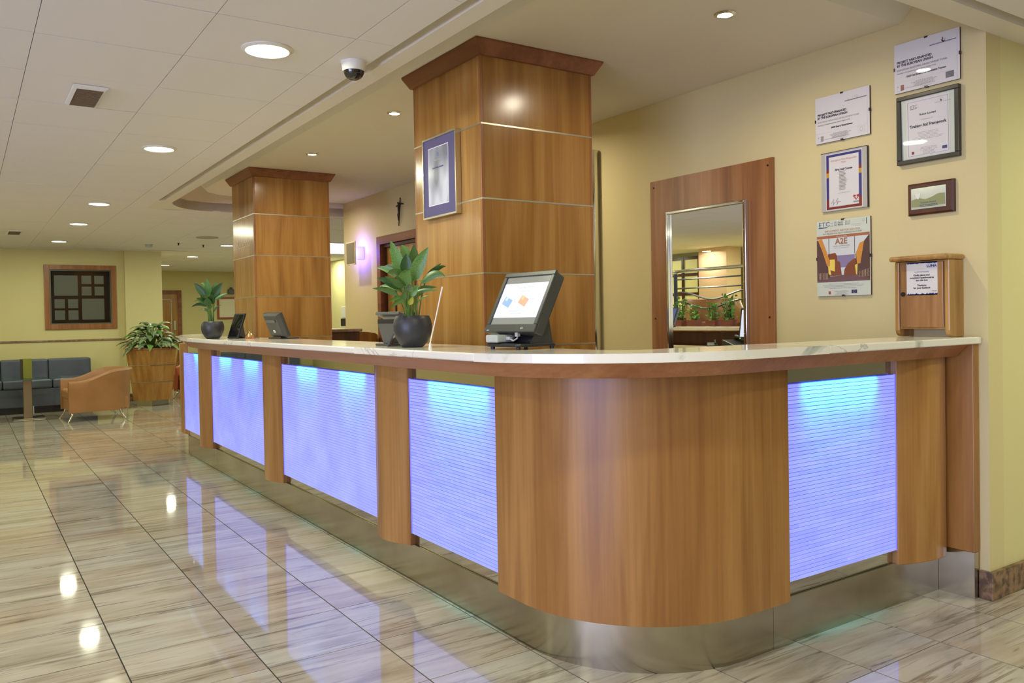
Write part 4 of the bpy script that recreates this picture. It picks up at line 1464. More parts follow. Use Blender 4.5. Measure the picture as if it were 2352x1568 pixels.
# wall lamp
t = thing('wall_lamp', 'square wall lamp with a grey front plate and violet blue glow', 'lamp', (XW, 8.88, 1.96))
G().box(3.712, 3.722, 8.735, 9.000, 1.955, 2.222).build('front_plate', mat('lamp_plate_rim', rgb(216, 206, 176), .4), t, bevel=0.002)
G().box(3.7105, 3.7118, 8.750, 8.985, 1.970, 2.207).build('plate_face', mat('lamp_plate_face', rgb(120, 110, 94), .4), t)
G().box(3.722, XW - .001, 8.83, 8.95, 2.02, 2.17).build('housing', mat('lamp_housing', rgb(226, 230, 240), .3, emit=(.2, .35, 1, 1), es=.25), t, bevel=0.006)
for yy in (8.80, 8.98):
    area('wall_lamp_glow', (3.735, yy, 2.095), 2.0, (0.17, 0.12, 1.0), 'RECTANGLE', .10, .22, rot=(0, math.radians(-90), 0), spread=170)
area('wall_lamp_glow', (3.735, 8.89, 2.19), 1.3, (0.17, 0.12, 1.0), 'RECTANGLE', .03, .14, rot=(0, math.radians(-90), 0), spread=170)
area('wall_lamp_glow', (3.735, 8.89, 2.0), 1.3, (0.17, 0.12, 1.0), 'RECTANGLE', .03, .14, rot=(0, math.radians(-90), 0), spread=170)

# crucifix
t = thing('crucifix', 'small dark bronze crucifix on the wall above the door frame', 'crucifix', (XW, 7.87, 2.31))
xx = XW - .014
G().tube([(xx, 7.895, 2.312), (xx, 7.885, 2.40), (xx, 7.868, 2.50), (xx, 7.852, 2.605)], [.005, .006, .007, .006], 8).build('upright', M['bronze'], t, smooth=True)
G().tube([(xx, 7.945, 2.520), (xx, 7.865, 2.548), (xx, 7.780, 2.530)], [.005, .008, .005], 8).build('crossbar', M['bronze'], t, smooth=True)
g = G()
g.tube([(xx - .012, 7.862, 2.532), (xx - .013, 7.866, 2.505), (xx - .012, 7.872, 2.472), (xx - .012, 7.872, 2.450), (xx - .018, 7.876, 2.425), (xx - .012, 7.880, 2.385), (xx - .011, 7.882, 2.365)],
       [.007, .012, .009, .010, .008, .006, .004], 8)
g.tube([(xx - .010, 7.940, 2.523), (xx - .011, 7.900, 2.528), (xx - .012, 7.866, 2.526), (xx - .011, 7.825, 2.534), (xx - .010, 7.786, 2.534)], [.003, .005, .006, .005, .003], 6)
g.lathe([(.002, -.012), (.008, -.006), (.009, .001), (.007, .008), (.002, .012)], c=(xx - .016, 7.872, 2.550), n=10)
g.build('figure', M['bronze'], t, smooth=True)

# ================================================================== THINGS ON THE COUNTER
TOP = 1.200


def to_world_obj(g, name, m, parent, **k):
    return g.build(name, m, parent, local=True, **k)


def tilt_panel(w_, h_, d_, z0, tilt, yoff=0.0):
    """returns function mapping panel coords (u right, v up along panel, t outwards to the viewer) to local"""
    ca, sa = math.cos(tilt), math.sin(tilt)

    def f(u, v, t_):
        return (u, yoff + v * sa - t_ * ca, z0 + v * ca + t_ * sa)
    return f


def slab_on(f, u0, u1, v0, v1, t0, t1, bev=0.0):
    g = G()
    vs = [f(u, v, t_) for t_ in (t0, t1) for (u, v) in ((u0, v0), (u1, v0), (u1, v1), (u0, v1))]
    g.add(vs, [(0, 3, 2, 1), (4, 5, 6, 7), (0, 1, 5, 4), (1, 2, 6, 5), (2, 3, 7, 6), (3, 0, 4, 7)])
    return g


def frame_on(f, u0, u1, v0, v1, wdt, t0, t1):
    g = G()
    for a in ((u0, u1, v0, v0 + wdt[0]), (u0, u1, v1 - wdt[1], v1), (u0, u0 + wdt[2], v0 + wdt[0], v1 - wdt[1]), (u1 - wdt[3], u1, v0 + wdt[0], v1 - wdt[1])):
        q = slab_on(f, a[0], a[1], a[2], a[3], t0, t1)
        g.add(q.v, q.f)
    return g


# touch screen terminal: local x = viewer's right, y = away from the viewer
t = thing('touch_terminal', 'charcoal touch screen terminal with a lit white page, on the marble before the large pillar', 'monitor', (1.811, 2.731, TOP), rotz=-1.49)
f = tilt_panel(.33, .27, .04, .066, .475, yoff=0.0)
G().loft([[f(u, v, -.0) for u, v in ((-.158, 0), (.158, 0), (.158, .268), (-.158, .268))],
          [f(u, v, -.042) for u, v in ((-.158, .006), (.158, .006), (.158, .266), (-.158, .266))],
          [f(u, v, -.062) for u, v in ((-.13, .03), (.13, .03), (.13, .24), (-.13, .24))]]).build('housing', M['dark_plastic'], t, local=True, bevel=0.005)
bz = frame_on(f, -.160, .160, 0, .272, (.034, .020, .020, .020), .0005, .010).build('bezel', M['dark_plastic'], t, local=True, bevel=0.0025)
slab_on(f, -.141, .141, .033, .253, .0006, .004).build('screen', mat('screen_grey', rgb(132, 134, 124), .12, emit=rgb(132, 134, 124), es=.25), t, local=True)
slab_on(f, -.141, .141, .066, .222, .0042, .0046).build('screen_page', mat('screen_white', rgb(200, 204, 230), .2, emit=(.66, .70, 1.0, 1), es=.55), t, local=True)


def card(u, v, c1, c2, nm):
    ca, sa = math.cos(-.35), math.sin(-.35)
    pts = [(u + a * ca - b_ * sa, v + a * sa + b_ * ca) for a, b_ in ((-.028, -.018), (.028, -.018), (.028, .018), (-.028, .018))]
    g = G().add([f(p[0], p[1], .0050) for p in pts], [(0, 1, 2, 3)])
    g.build(nm, mat(nm + '_ink', c1, .3, emit=c1, es=.5), t, local=True)
    g = G().add([f(u + a, v + b_, .0053) for a, b_ in ((-.020, .010), (-.004, .004), (.002, .022), (-.012, .026))], [(0, 1, 2, 3)])
    g.build(nm, mat(nm + '_ink2', c2, .3, emit=c2, es=.5), t, local=True)


card(-.085, .137, rgb(130, 160, 214), rgb(176, 196, 190), 'blue_card_picture')
card(.018, .140, rgb(206, 150, 120), rgb(226, 176, 120), 'orange_card_picture')
g = G()
for body, u, v, sz, al in (('Casual Meal Top Up', 0.0, .198, .0125, 'CENTER'), ('Customer Card', 0.0, .182, .0105, 'CENTER'), ('Please ask at reception for your loyalty card', 0.0, .094, .0065, 'CENTER'), ('and enjoy / benefits', 0.0, .082, .0085, 'CENTER'),
                           ('beverage\n   card', .048, .146, .009, 'LEFT'), ('cash\n   card', -.055, .146, .009, 'LEFT')):
    vs, fs = text_mesh(body, sz, shear=.25, align=al)
    g.add([f(u + q.x, v + q.y, .0052) for q in vs], fs)
g.build('lettering', mat('screen_text', rgb(150, 156, 200), .4, emit=rgb(150, 156, 200), es=.5), t, local=True, fix=False)
vs, fs = text_mesh('elo', .015, .0003)
G().add([f(.070 + q.x, .012 + q.y, .0106) for q in vs], fs).build('logo', M['lightgrey'], t, local=True, fix=False)
slab_on(f, -.142, -.128, .004, .008, .0101, .011).build('power_light', M['lightgrey'], t, local=True)
# stand: two cheeks rising to the back of the screen, with base plate
for sx in (-.052, .084):
    pts = [(sx, .035, .024), (sx, .150, .024), (sx, .125, .165), (sx, .098, .135), (sx, .065, .075)]
    g = G()
    g.add([p for p in pts] + [(p[0] + .006, p[1], p[2]) for p in pts], [tuple(range(5)), tuple(range(9, 4, -1))] + [(i, (i + 1) % 5, 5 + (i + 1) % 5, 5 + i) for i in range(5)])
    g.build('stand_cheek', M['dark_plastic'], t, local=True)
g = G().loft([[(-.046, .060, .024), (.084, .060, .024), (.084, .145, .024), (-.046, .145, .024)], [(-.046, .085, .11), (.084, .085, .11), (.084, .125, .125), (-.046, .125, .125)]])
g.build('stand_back', M['black'], t, local=True)
g = G().prism([(-.10, -.04), (.085, -.04), (.100, -.02), (.105, .15), (.09, .165), (-.08, .165), (-.10, .14)], .010, .024)
g.build('base_plate', M['black'], t, local=True, bevel=0.005)
for a in ((-.085, -.02), (.080, -.02), (.090, .145), (-.075, .145)):
    G().tube([(a[0], a[1], 0.0003), (a[0], a[1], .0105)], .009, 12).build('foot', M['black'], t, local=True)
# card reader on the base plate
t2 = thing('card_reader', 'small pale grey reader box with a cable on the terminal base plate', 'reader', (1.811, 2.731, TOP + .0245), rotz=-1.49)
G().box(-.098, -.020, -.048, .045, .003, .034).build('case', M['lightgrey'], t2, local=True, bevel=0.006)
G().box(-.092, -.026, -.040, .038, .0003, .0035).build('foot_pad', M['black'], t2, local=True)
G().tube([(-.005, .005, .020), (.010, .0, .014), (.035, -.008, .010), (.050, .0, .02), (.044, .008, .045), (.034, .012, .075)], .0035, 8).build('cable', M['lightgrey'], t2, local=True, smooth=True)
G().box(-.0195, .005, -.004, .014, .012, .026).build('plug', M['lightgrey'], t2, local=True, bevel=0.002)
G().box(.032, .050, .0, .016, .026, .058).build('plug', M['lightgrey'], t2, local=True, bevel=0.002)

# desk monitor seen from behind
t = thing('desk_monitor', 'dark monitor seen from behind, standing between the bell and the farther pillar', 'monitor', (1.905, 5.91, TOP), rotz=-1.44)
f = tilt_panel(.27, .2, .04, .012, -.36, yoff=0.0)
f2 = lambda u, v, q: f(u, v, q)
G().loft([[f(u, v, .012) for u, v in ((-.098, .012), (.098, .012), (.098, .165), (-.098, .165))],
          [f(u, v, -.006) for u, v in ((-.138, 0), (.138, 0), (.138, .182), (-.138, .182))],
          [f(u, v, -.030) for u, v in ((-.140, 0), (.140, 0), (.140, .184), (-.140, .184))]]).build('housing', M['dark_plastic'], t, local=True, bevel=0.004)
slab_on(f, -.080, .070, .118, .140, .012, .020).build('carry_grip', M['grey_plastic'], t, local=True, bevel=0.004)
slab_on(f, -.126, .126, .012, .172, -.0315, -.0302).build('screen', mat('screen_blue', rgb(60, 70, 100), .1, emit=rgb(90, 110, 160), es=.6), t, local=True)
for u in (-.018, .000):
    g = G().add([f(u + a, .040 + b_, .0135) for a, b_ in ((0, 0), (.013, 0), (.010, .020), (-.003, .020))], [(0, 1, 2, 3)])
    g.build('logo', mat('logo_white', rgb(236, 234, 206), .4), t, local=True, fix=False)
G().tube([(0, .03, .006), (0, .06, .05)], .014, 10).build('neck', M['black'], t, local=True)
G().prism([(-.10, -.035), (.10, -.035), (.10, .11), (-.10, .11)], .0005, .010).build('foot', M['black'], t, local=True, bevel=0.003)

# tablet on a black wedge
t = thing('tablet_stand', 'slim black tilted tablet standing between the small potted plant and the bell', 'tablet', (1.70, 6.39, TOP), rotz=-1.33)
f = tilt_panel(.15, .2, .02, .004, .341)
slab_on(f, -.076, .076, 0, .202, -.016, 0).build('case', M['black'], t, local=True, bevel=0.003)
slab_on(f, -.066, .066, .014, .190, .0003, .0012).build('glass', mat('tablet_glass', rgb(12, 12, 14), .03, spec=.8), t, local=True)
G().add([f(-.05, .03, -.016), f(.05, .03, -.016), f(.05, .14, -.016), f(-.05, .14, -.016), (-.05, .085, .001), (.05, .085, .001)], [(0, 1, 5, 4), (3, 2, 5, 4), (0, 3, 4), (1, 2, 5), (0, 1, 2, 3)]).build('rest', M['dark_plastic'], t, local=True)
G().tube([(.02, .05, .006), (.07, .10, .004), (.12, .09, .005), (.17, .13, .004)], .003, 6).build('cable', M['black'], t, local=True)

# bell
t = thing('service_bell', 'shiny brass service bell on a small round wooden base', 'bell', (1.795, 6.25, TOP))
G().lathe([(.034, .0003), (.036, .004), (.036, .014), (.033, .018)], n=28).build('base', M['wood_frame'], t, local=True, smooth=True)
G().lathe([(.029, .019), (.029, .022), (.026, .032), (.018, .040), (.006, .043)], n=28).build('dome', M['gold'], t, local=True, smooth=True)
G().lathe([(.003, .043), (.003, .049), (.005, .050), (.005, .053), (.001, .055)], n=12).build('button', M['gold'], t, local=True, smooth=True)

# grey payment printer behind the big pot, seen from the back
t = thing('payment_display', 'grey customer display on a wedge foot, half hidden behind the large plant pot', 'display', (1.73, 3.64, TOP), rotz=-1.45 + PI)
f = tilt_panel(.2, .1, .03, .105, .60, yoff=.00)
G().loft([[(-.105, -.02, .128), (.105, -.02, .128), (.105, .03, .152), (-.105, .03, .152)], [(-.105, -.028, .140), (.105, -.028, .140), (.105, .026, .166), (-.105, .026, .166)]]).build('head', M['grey_plastic'], t, local=True, bevel=0.003)
G().box(-.085, .085, .0, .028, .108, .1285).build('slot', M['black'], t, local=True)
G().loft([[(-.040, -.01, .012), (.040, -.01, .012), (.040, .025, .012), (-.040, .025, .012)], [(-.082, .0, .1075), (.082, .0, .1075), (.082, .03, .1075), (-.082, .03, .1075)]]).build('neck', M['grey_plastic'], t, local=True)
G().box(-.075, .075, -.05, .05, .0005, .0115).build('foot', M['dark_plastic'], t, local=True, bevel=0.003)
t = thing('card_easel', 'small black tilted sign easel beside the large plant pot', 'easel', (1.645, 3.50, TOP), rotz=-2.2)
f = tilt_panel(.1, .16, .01, .003, .5)
frame_on(f, -.045, .045, 0, .165, (.008, .008, .008, .008), -.004, .004).build('frame', M['dark_plastic'], t, local=True, bevel=0.001)
slab_on(f, -.037, .037, .008, .157, -.002, .001).build('card', mat('easel_card', rgb(116, 76, 50), .15), t, local=True)
G().tube([f(-.03, .12, -.005), (-.03, .12, .003), f(-.03, .01, -.005)], .003, 6).build('leg', M['dark_plastic'], t, local=True)
G().tube([f(.03, .12, -.005), (.03, .12, .003), f(.03, .01, -.005)], .003, 6).build('leg', M['dark_plastic'], t, local=True)

# pen on a stand
t = thing('counter_pen', 'slim silver stick pen leaning up from a tiny weighted base on the marble', 'pen', (1.642, 3.085, TOP))
G().lathe([(.008, .0003), (.008, .004), (.006, .010), (.0042, .024), (.0030, .028)], n=16).build('base', M['white_plastic'], t, local=True, smooth=True)
e_ = Vector((math.cos(YAW), -math.sin(YAW), 0)) * .056
G().tube([(0, 0, .026), (e_.x * .5, e_.y * .5, .14), (e_.x, e_.y, .262)], [.0028, .0026, .0034], 8).build('shaft', M['white_plastic'], t, local=True, smooth=True)

# desk phones on the staff side (mirror)
for (x, y, rz, lb) in ((2.10, 4.86, .3, 'black desk telephone reflected low in the wall mirror'), (2.10, 5.14, .8, 'small black handset reflected beside the telephone in the mirror')):
    t = thing('telephone', lb, 'telephone', (x, y, 1.031), rotz=rz)
    k = 1.0 if rz < .5 else .55
    G().loft([[(-.09 * k, -.10 * k, .0), (.09 * k, -.10 * k, .0), (.09 * k, .10 * k, .0), (-.09 * k, .10 * k, .0)], [(-.085 * k, -.095 * k, .02 * k), (.085 * k, -.095 * k, .02 * k), (.085 * k, .095 * k, .065 * k), (-.085 * k, .095 * k, .065 * k)]]).build('body', M['black'], t, local=True, bevel=0.006)
    G().tube([(-.05 * k, -.09 * k, .045 * k), (-.05 * k, -.03 * k, .066 * k), (-.05 * k, .04 * k, .082 * k), (-.05 * k, .09 * k, .086 * k)], [.022 * k, .014 * k, .014 * k, .022 * k], 10).build('handset', M['black'], t, local=True, smooth=True)
t = thing('desk_monitor', 'monitor with a green power light reflected at the right of the wall mirror', 'monitor', (2.24, 4.53, 1.031), rotz=1.57)
f = tilt_panel(.4, .3, .03, .07, .15)
slab_on(f, -.22, .19, 0, .27, -.03, 0).build('housing', M['black'], t, local=True, bevel=0.004)
slab_on(f, -.205, .175, .025, .255, .0004, .0012).build('screen', mat('screen_page2', rgb(200, 210, 240), .2, emit=(.6, .68, 1, 1), es=.8), t, local=True)
slab_on(f, .168, .174, .010, .016, .0004, .002).build('power_light', mat('green_led', (.1, 1, .2, 1), .3, emit=(.1, 1, .15, 1), es=4), t, local=True)
G().tube([(0, .02, .005), (0, .03, .12)], .014, 10).build('neck', M['black'], t, local=True)
G().box(-.10, .10, -.06, .08, .0005, .010).build('foot', M['black'], t, local=True, bevel=0.002)

# ================================================================== PLANTS


def leaf_geo(base, tip, width, bend=(0, 0, .06), fold=.25, nseg=8, twist=0.0, notch=.62, side=None):
    """blade from base to tip: quadratic curve, pointed oval outline, folded along the midrib"""
    base, tip = Vector(base), Vector(tip)
    c = (base + tip) / 2 + Vector(bend)
    ax = (tip - base).normalized()
    sv = Vector(side) if side else Vector((1, 0, 0))
    g = G()
    rings = []
    for k in range(nseg + 1):
        s = k / nseg
        p = base * (1 - s) ** 2 + c * 2 * s * (1 - s) + tip * s ** 2
        tn = ((c - base) * (1 - s) + (tip - c) * s).normalized()
        sd = sv - tn * sv.dot(tn)
        if sd.length < .1:
            sd = Vector((0, 1, 0)) - tn * tn.y
        sd.normalize()
        if twist:
            sd = Matrix.Rotation(twist * s, 3, tn) @ sd
        nn = sd.cross(tn).normalized()
        q = s ** notch
        wd = width / 2 * (math.sin(PI * min(1, q)) ** .85 + .03 * (1 - s))
        rings.append([p - sd * wd + nn * wd * fold, p - sd * wd * .5 + nn * wd * fold * .55, p, p + sd * wd * .5 + nn * wd * fold * .55, p + sd * wd + nn * wd * fold])
    return g.loft(rings, cap=False, closed=False)


def plant(name, label, loc, rot, u, leaves, pot_prof, top_z, leafm, stem_r, potm='charcoal', pot_cat='plant'):
    t = thing(name, label, pot_cat, loc, rotz=rot)
    G().lathe(pot_prof, n=40).build('pot', M[potm], t, local=True, smooth=True)
    r = pot_prof[-1][0] * .97
    G().lathe([(r, top_z - .004), (r * .5, top_z + .002), (.002, top_z + .003)], n=24).build('soil', M['soil'], t, local=True, smooth=True)
    R = random.Random(3)
    for q in leaves:
        (bx, bz), (tx, tz), wd = q[0], q[1], q[2] * .88
        o = q[3] if len(q) > 3 else {}
        dy = o.get('y', R.uniform(-.5, .5) * r)
        ty = o.get('ty', dy * 2.2)
        bend = o.get('bend', (0, 0, .12 * math.hypot(tx - bx, tz - bz)))
        side = o.get('side', (1 if abs(tx - bx) < abs(tz - bz) else .25, R.uniform(-.5, .5), 1 if abs(tx - bx) >= abs(tz - bz) else -(tx - bx)))
        leaf_geo((bx, dy, bz), (tx, ty, tz), wd, bend, o.get('fold', .3), 8, o.get('tw', 0), side=side).build('leaf', M[o.get('m', leafm)], t, local=True, smooth=True, fix=False)
        sx = max(-r * .55, min(r * .55, bx * .35 + R.uniform(-.2, .2) * r))
        G().tube([(sx, dy * .4, top_z - .01), ((sx * .6 + bx * .4), dy * .7, top_z + (bz - top_z) * .5), (bx, dy, bz)], [stem_r, stem_r * .85, stem_r * .6], 5).build('stem', M['stem'], t, local=True)
    return t


K = .2807 / 507


def A(zx, zy):
    return ((zx - 730) * K, (1414 - zy) * K)


L1 = [(A(655, 815), A(575, 545), 105 * K, dict(y=-.02, ty=-.05)), (A(648, 800), A(538, 595), 80 * K, dict(y=.03, ty=.05)), (A(688, 690), A(635, 560), 95 * K, dict(y=.05, ty=.07)),
      (A(735, 830), A(748, 562), 115 * K, dict(y=.03, ty=.03)), (A(735, 880), A(886, 602), 125 * K, dict(y=-.02, ty=-.06)), (A(690, 815), A(700, 650), 105 * K, dict(y=-.03, ty=-.04, m='leaf_dark')),
      (A(640, 850), A(422, 752), 70 * K, dict(y=.02, ty=.05, bend=(0, 0, .03))), (A(640, 810), A(480, 738), 85 * K, dict(y=.04, ty=.08, bend=(0, 0, .02))),
      (A(672, 930), A(540, 838), 60 * K, dict(y=-.05, ty=-.12)), (A(690, 925), A(752, 780), 125 * K, dict(y=-.05, ty=-.09, bend=(-.03, 0, .03))), (A(700, 915), A(560, 815), 110 * K, dict(y=-.05, ty=-.11, bend=(0, 0, .05))),
      (A(650, 930), A(452, 842), 80 * K, dict(y=-.01, ty=-.03, bend=(0, 0, .01), m='leaf_dark')), (A(630, 990), A(420, 930), 55 * K, dict(y=-.03, ty=-.05, bend=(0, 0, .02))), (A(650, 965), A(450, 908), 50 * K, dict(y=.02, ty=.04, bend=(0, 0, .03))),
      (A(802, 895), A(1010, 842), 85 * K, dict(y=0, ty=-.02, bend=(.012, 0, .058), side=(.2, .3, 1))), (A(840, 860), A(1008, 748), 60 * K, dict(y=.03, ty=.06, bend=(0, 0, .03), m='leaf_dark')), (A(830, 850), A(966, 718), 40 * K, dict(y=.05, ty=.08, m='leaf_dark')),
      (A(745, 975), A(945, 955), 45 * K, dict(y=-.01, ty=-.03, bend=(0, 0, .018))), (A(760, 945), A(936, 925), 45 * K, dict(y=.02, ty=.03, bend=(0, 0, .01))), (A(775, 1075), A(895, 992), 22 * K, dict(y=-.02, ty=-.03, bend=(-.025, 0, .02))),
      (A(665, 1010), A(553, 1048), 45 * K, dict(y=-.04, ty=-.06, bend=(0, 0, .02))), (A(675, 1030), A(566, 1098), 50 * K, dict(y=-.05, ty=-.08, bend=(0, 0, .02))), (A(718, 1070), A(752, 1000), 50 * K, dict(y=-.05, ty=-.06, m='leaf_yel')),
      (A(728, 1000), A(800, 905), 70 * K, dict(y=-.04, ty=-.06)), (A(665, 1035), A(690, 955), 60 * K, dict(y=-.05, ty=-.07)), (A(715, 960), A(740, 905), 70 * K, dict(y=-.06, ty=-.10, m='leaf_var')),
      (A(760, 1000), A(850, 940), 40 * K, dict(y=.04, ty=.08)), (A(690, 850), A(600, 700), 90 * K, dict(y=.06, ty=.10, m='leaf_dark')), (A(720, 860), A(800, 640), 90 * K, dict(y=.07, ty=.12, m='leaf_dark'))]
pot = [(.044, .0004), (.050, .004), (.066, .022), (.080, .048), (.0875, .075), (.0885, .100), (.084, .124), (.077, .140), (.074, .143), (.072, .140), (.070, .128)]
plant('potted_plant', 'broad leaved green plant in a round charcoal pot, nearest on the marble', (1.70, 3.36, TOP), -YAW, None, L1, pot, .128, 'leaf', .0035)

K2 = .12754 / 297


def B_(zx, zy):
    return ((zx - 1200) * K2, (1400 - zy) * K2)


L2 = [(B_(1150, 700), B_(1100, 305), 150 * K2, dict(y=0, ty=.02)), (B_(1110, 640), B_(915, 395), 150 * K2, dict(y=-.02, ty=-.04)), (B_(1110, 600), B_(990, 375), 110 * K2, dict(y=.03, ty=.05)), (B_(1090, 560), B_(945, 375), 60 * K2, dict(y=.05, ty=.07)),
      (B_(1195, 600), B_(1250, 368), 120 * K2, dict(y=.03, ty=.05)), (B_(1220, 660), B_(1440, 395), 150 * K2, dict(y=-.02, ty=-.05)), (B_(1190, 700), B_(1310, 450), 140 * K2, dict(y=.05, ty=.08)),
      (B_(1140, 770), B_(1005, 670), 130 * K2, dict(y=-.05, ty=-.10)), (B_(1180, 770), B_(1060, 600), 170 * K2, dict(y=-.04, ty=-.08)), (B_(1200, 780), B_(1280, 600), 170 * K2, dict(y=-.04, ty=-.09)), (B_(1230, 700), B_(1440, 585), 80 * K2, dict(y=.02, ty=.05)),
      (B_(1110, 745), B_(818, 722), 42 * K2, dict(y=.02, ty=.05, bend=(0, 0, .035))), (B_(1140, 815), B_(865, 828), 75 * K2, dict(y=-.02, ty=-.05, bend=(0, 0, .045))), (B_(1160, 900), B_(975, 890), 30 * K2, dict(y=-.02, ty=-.03, bend=(0, 0, .035))),
      (B_(1160, 940), B_(1040, 880), 26 * K2, dict(y=0, ty=0, bend=(0, 0, .01))), (B_(1225, 930), B_(1392, 792), 36 * K2, dict(y=-.01, ty=-.02, bend=(-.02, 0, .02))), (B_(1170, 800), B_(1200, 660), 160 * K2, dict(y=-.06, ty=-.10)),
      (B_(1180, 860), B_(1190, 740), 90 * K2, dict(y=-.03, ty=-.05))]
pot2 = [(r * .96, z * .95) for r, z in pot]
plant('potted_plant', 'dark leaved plant in a round charcoal pot at the far end of the marble', (1.60, 6.56, TOP), -YAW, None, L2, pot2, .121, 'leaf_dark', .0035)

# floor planter
px_, py_ = 2.56, 14.45
t = thing('floor_planter', 'tapered cherry floor planter with steel bands, full of drooping variegated leaves', 'plant', (px_, py_, 0))


def hexr(r, z, a0=.52):
    return [(px_ + r * math.cos(a0 + i * PI / 3), py_ + r * math.sin(a0 + i * PI / 3), z) for i in range(6)]


HA = -YAW - PI / 2 + .33
zz = [(.085, .325), (.385, .362), (.655, .398), (.905, .435)]
for k in range(3):
    (za, ra), (zb, rb) = zz[k], zz[k + 1]
    G().loft([hexr(ra, za + .005, HA), hexr(rb, zb - .005, HA)]).build('body_panel', M['wood'], t)
for k in (1, 2):
    G().loft([hexr(zz[k][1] + .003, zz[k][0] - .0045, HA), hexr(zz[k][1] + .003, zz[k][0] + .0045, HA)]).build('steel_band', M['alu'], t)
G().loft([hexr(.275, 0, HA), hexr(.275, .0895, HA)]).build('plinth', M['steel'], t)
G().loft([hexr(.44, .9005, HA), hexr(.447, .915, HA), hexr(.445, .93, HA), hexr(.405, .93, HA), hexr(.40, .905, HA)]).build('rim', M['wood_frame'], t)
G().lathe([(.34, .9055), (.2, .918), (.002, .925)], c=(px_, py_, 0), n=16).build('soil', M['soil'], t, smooth=True)
R = random.Random(11)
for k in range(78):
    a = 2 * PI * k / 78 * 5.0 + R.uniform(-.2, .2)
    h = R.random()
    r0 = .06 + .30 * (1 - h) * R.uniform(.6, 1)
    zb = .98 + .30 * h + R.uniform(-.03, .04)
    ln = R.uniform(.20, .32)
    ca, sa = math.cos(a), math.sin(a)
    base = (px_ + r0 * ca, py_ + r0 * sa, zb)
    tip = (px_ + (r0 + ln * .85) * ca, py_ + (r0 + ln * .85) * sa, zb - ln * R.uniform(.15, .75) + .10 * h)
    leaf_geo(base, tip, R.uniform(.09, .13), (0, 0, R.uniform(.07, .13)), .2, 6, side=(-sa, ca, R.uniform(-.3, .3))).build('leaf', M['leaf_var'] if k % 3 else M['leaf'], t, smooth=True, fix=False)
    G().tube([(px_ + r0 * .3 * ca, py_ + r0 * .3 * sa, .915), (px_ + r0 * .6 * ca, py_ + r0 * .6 * sa, (.915 + zb) / 2 + .03), base], .005, 5).build('stem', M['stem'], t)

# ================================================================== SEATING AT THE FAR WALL
SY = 14.28
t = thing('sofa', 'long blue grey leather sofa against the far wall', 'sofa', (0.4, 14.8, 0))
mods = [(-1.36, -0.76), (-0.755, -0.155), (-0.15, .455), (.46, 1.105), (1.11, 1.715)]
for a, b_ in mods:
    G().box(a, b_, 14.98, 15.30, .16, .79).build('backrest', M['leather_grey'], t, bevel=0.025, seg=3)
    G().box(a, b_, SY, 15.0, .375, .515).build('seat', M['leather_grey'], t, bevel=0.03, seg=3)
G().box(-1.36, 1.715, SY + .03, 15.29, .10, .374).build('base', M['leather_grey'], t, bevel=0.01)
G().box(-1.30, 1.65, SY + .10, 15.25, 0, .0995).build('plinth', M['black'], t)

t = thing('glass_table', 'low glass table on a flat steel column before the sofa', 'table', (0.75, 13.66, 0))


def rrect(x0, x1, y0, y1, r, n=6):
    P_ = []
    for cx, cy, a in ((x1 - r, y0 + r, -90), (x1 - r, y1 - r, 0), (x0 + r, y1 - r, 90), (x0 + r, y0 + r, 180)):
        P_ += arc(cx, cy, r, a, a + 90, n)
    return P_


G().prism(rrect(.02, 1.15, 13.35, 13.95, .06), .561, .573).build('glass_top', mat('table_glass', (.45, .8, .68, 1), .02, trans=1, ior=1.45), t)
G().box(.685, .795, 13.62, 13.69, .012, .5605).build('column', mat('brown_steel', rgb(150, 132, 104), .38, .9), t, bevel=0.004)
G().box(.55, .95, 13.45, 13.86, .0005, .012).build('base_plate', M['steel'], t, bevel=0.003)
G().box(.80, .815, 13.63, 13.67, .06, .17).build('bracket', M['lightgrey'], t)
t = thing('menu_holder', 'olive green menu block standing on the glass table', 'menu', (.735, 13.63, .574))
G().box(.690, .800, 13.60, 13.66, .5745, .855).build('card', M['olive'], t)
G().box(.655, .6895, 13.605, 13.655, .5745, .850).build('card_back', mat('dark_card', rgb(60, 54, 44), .5), t)

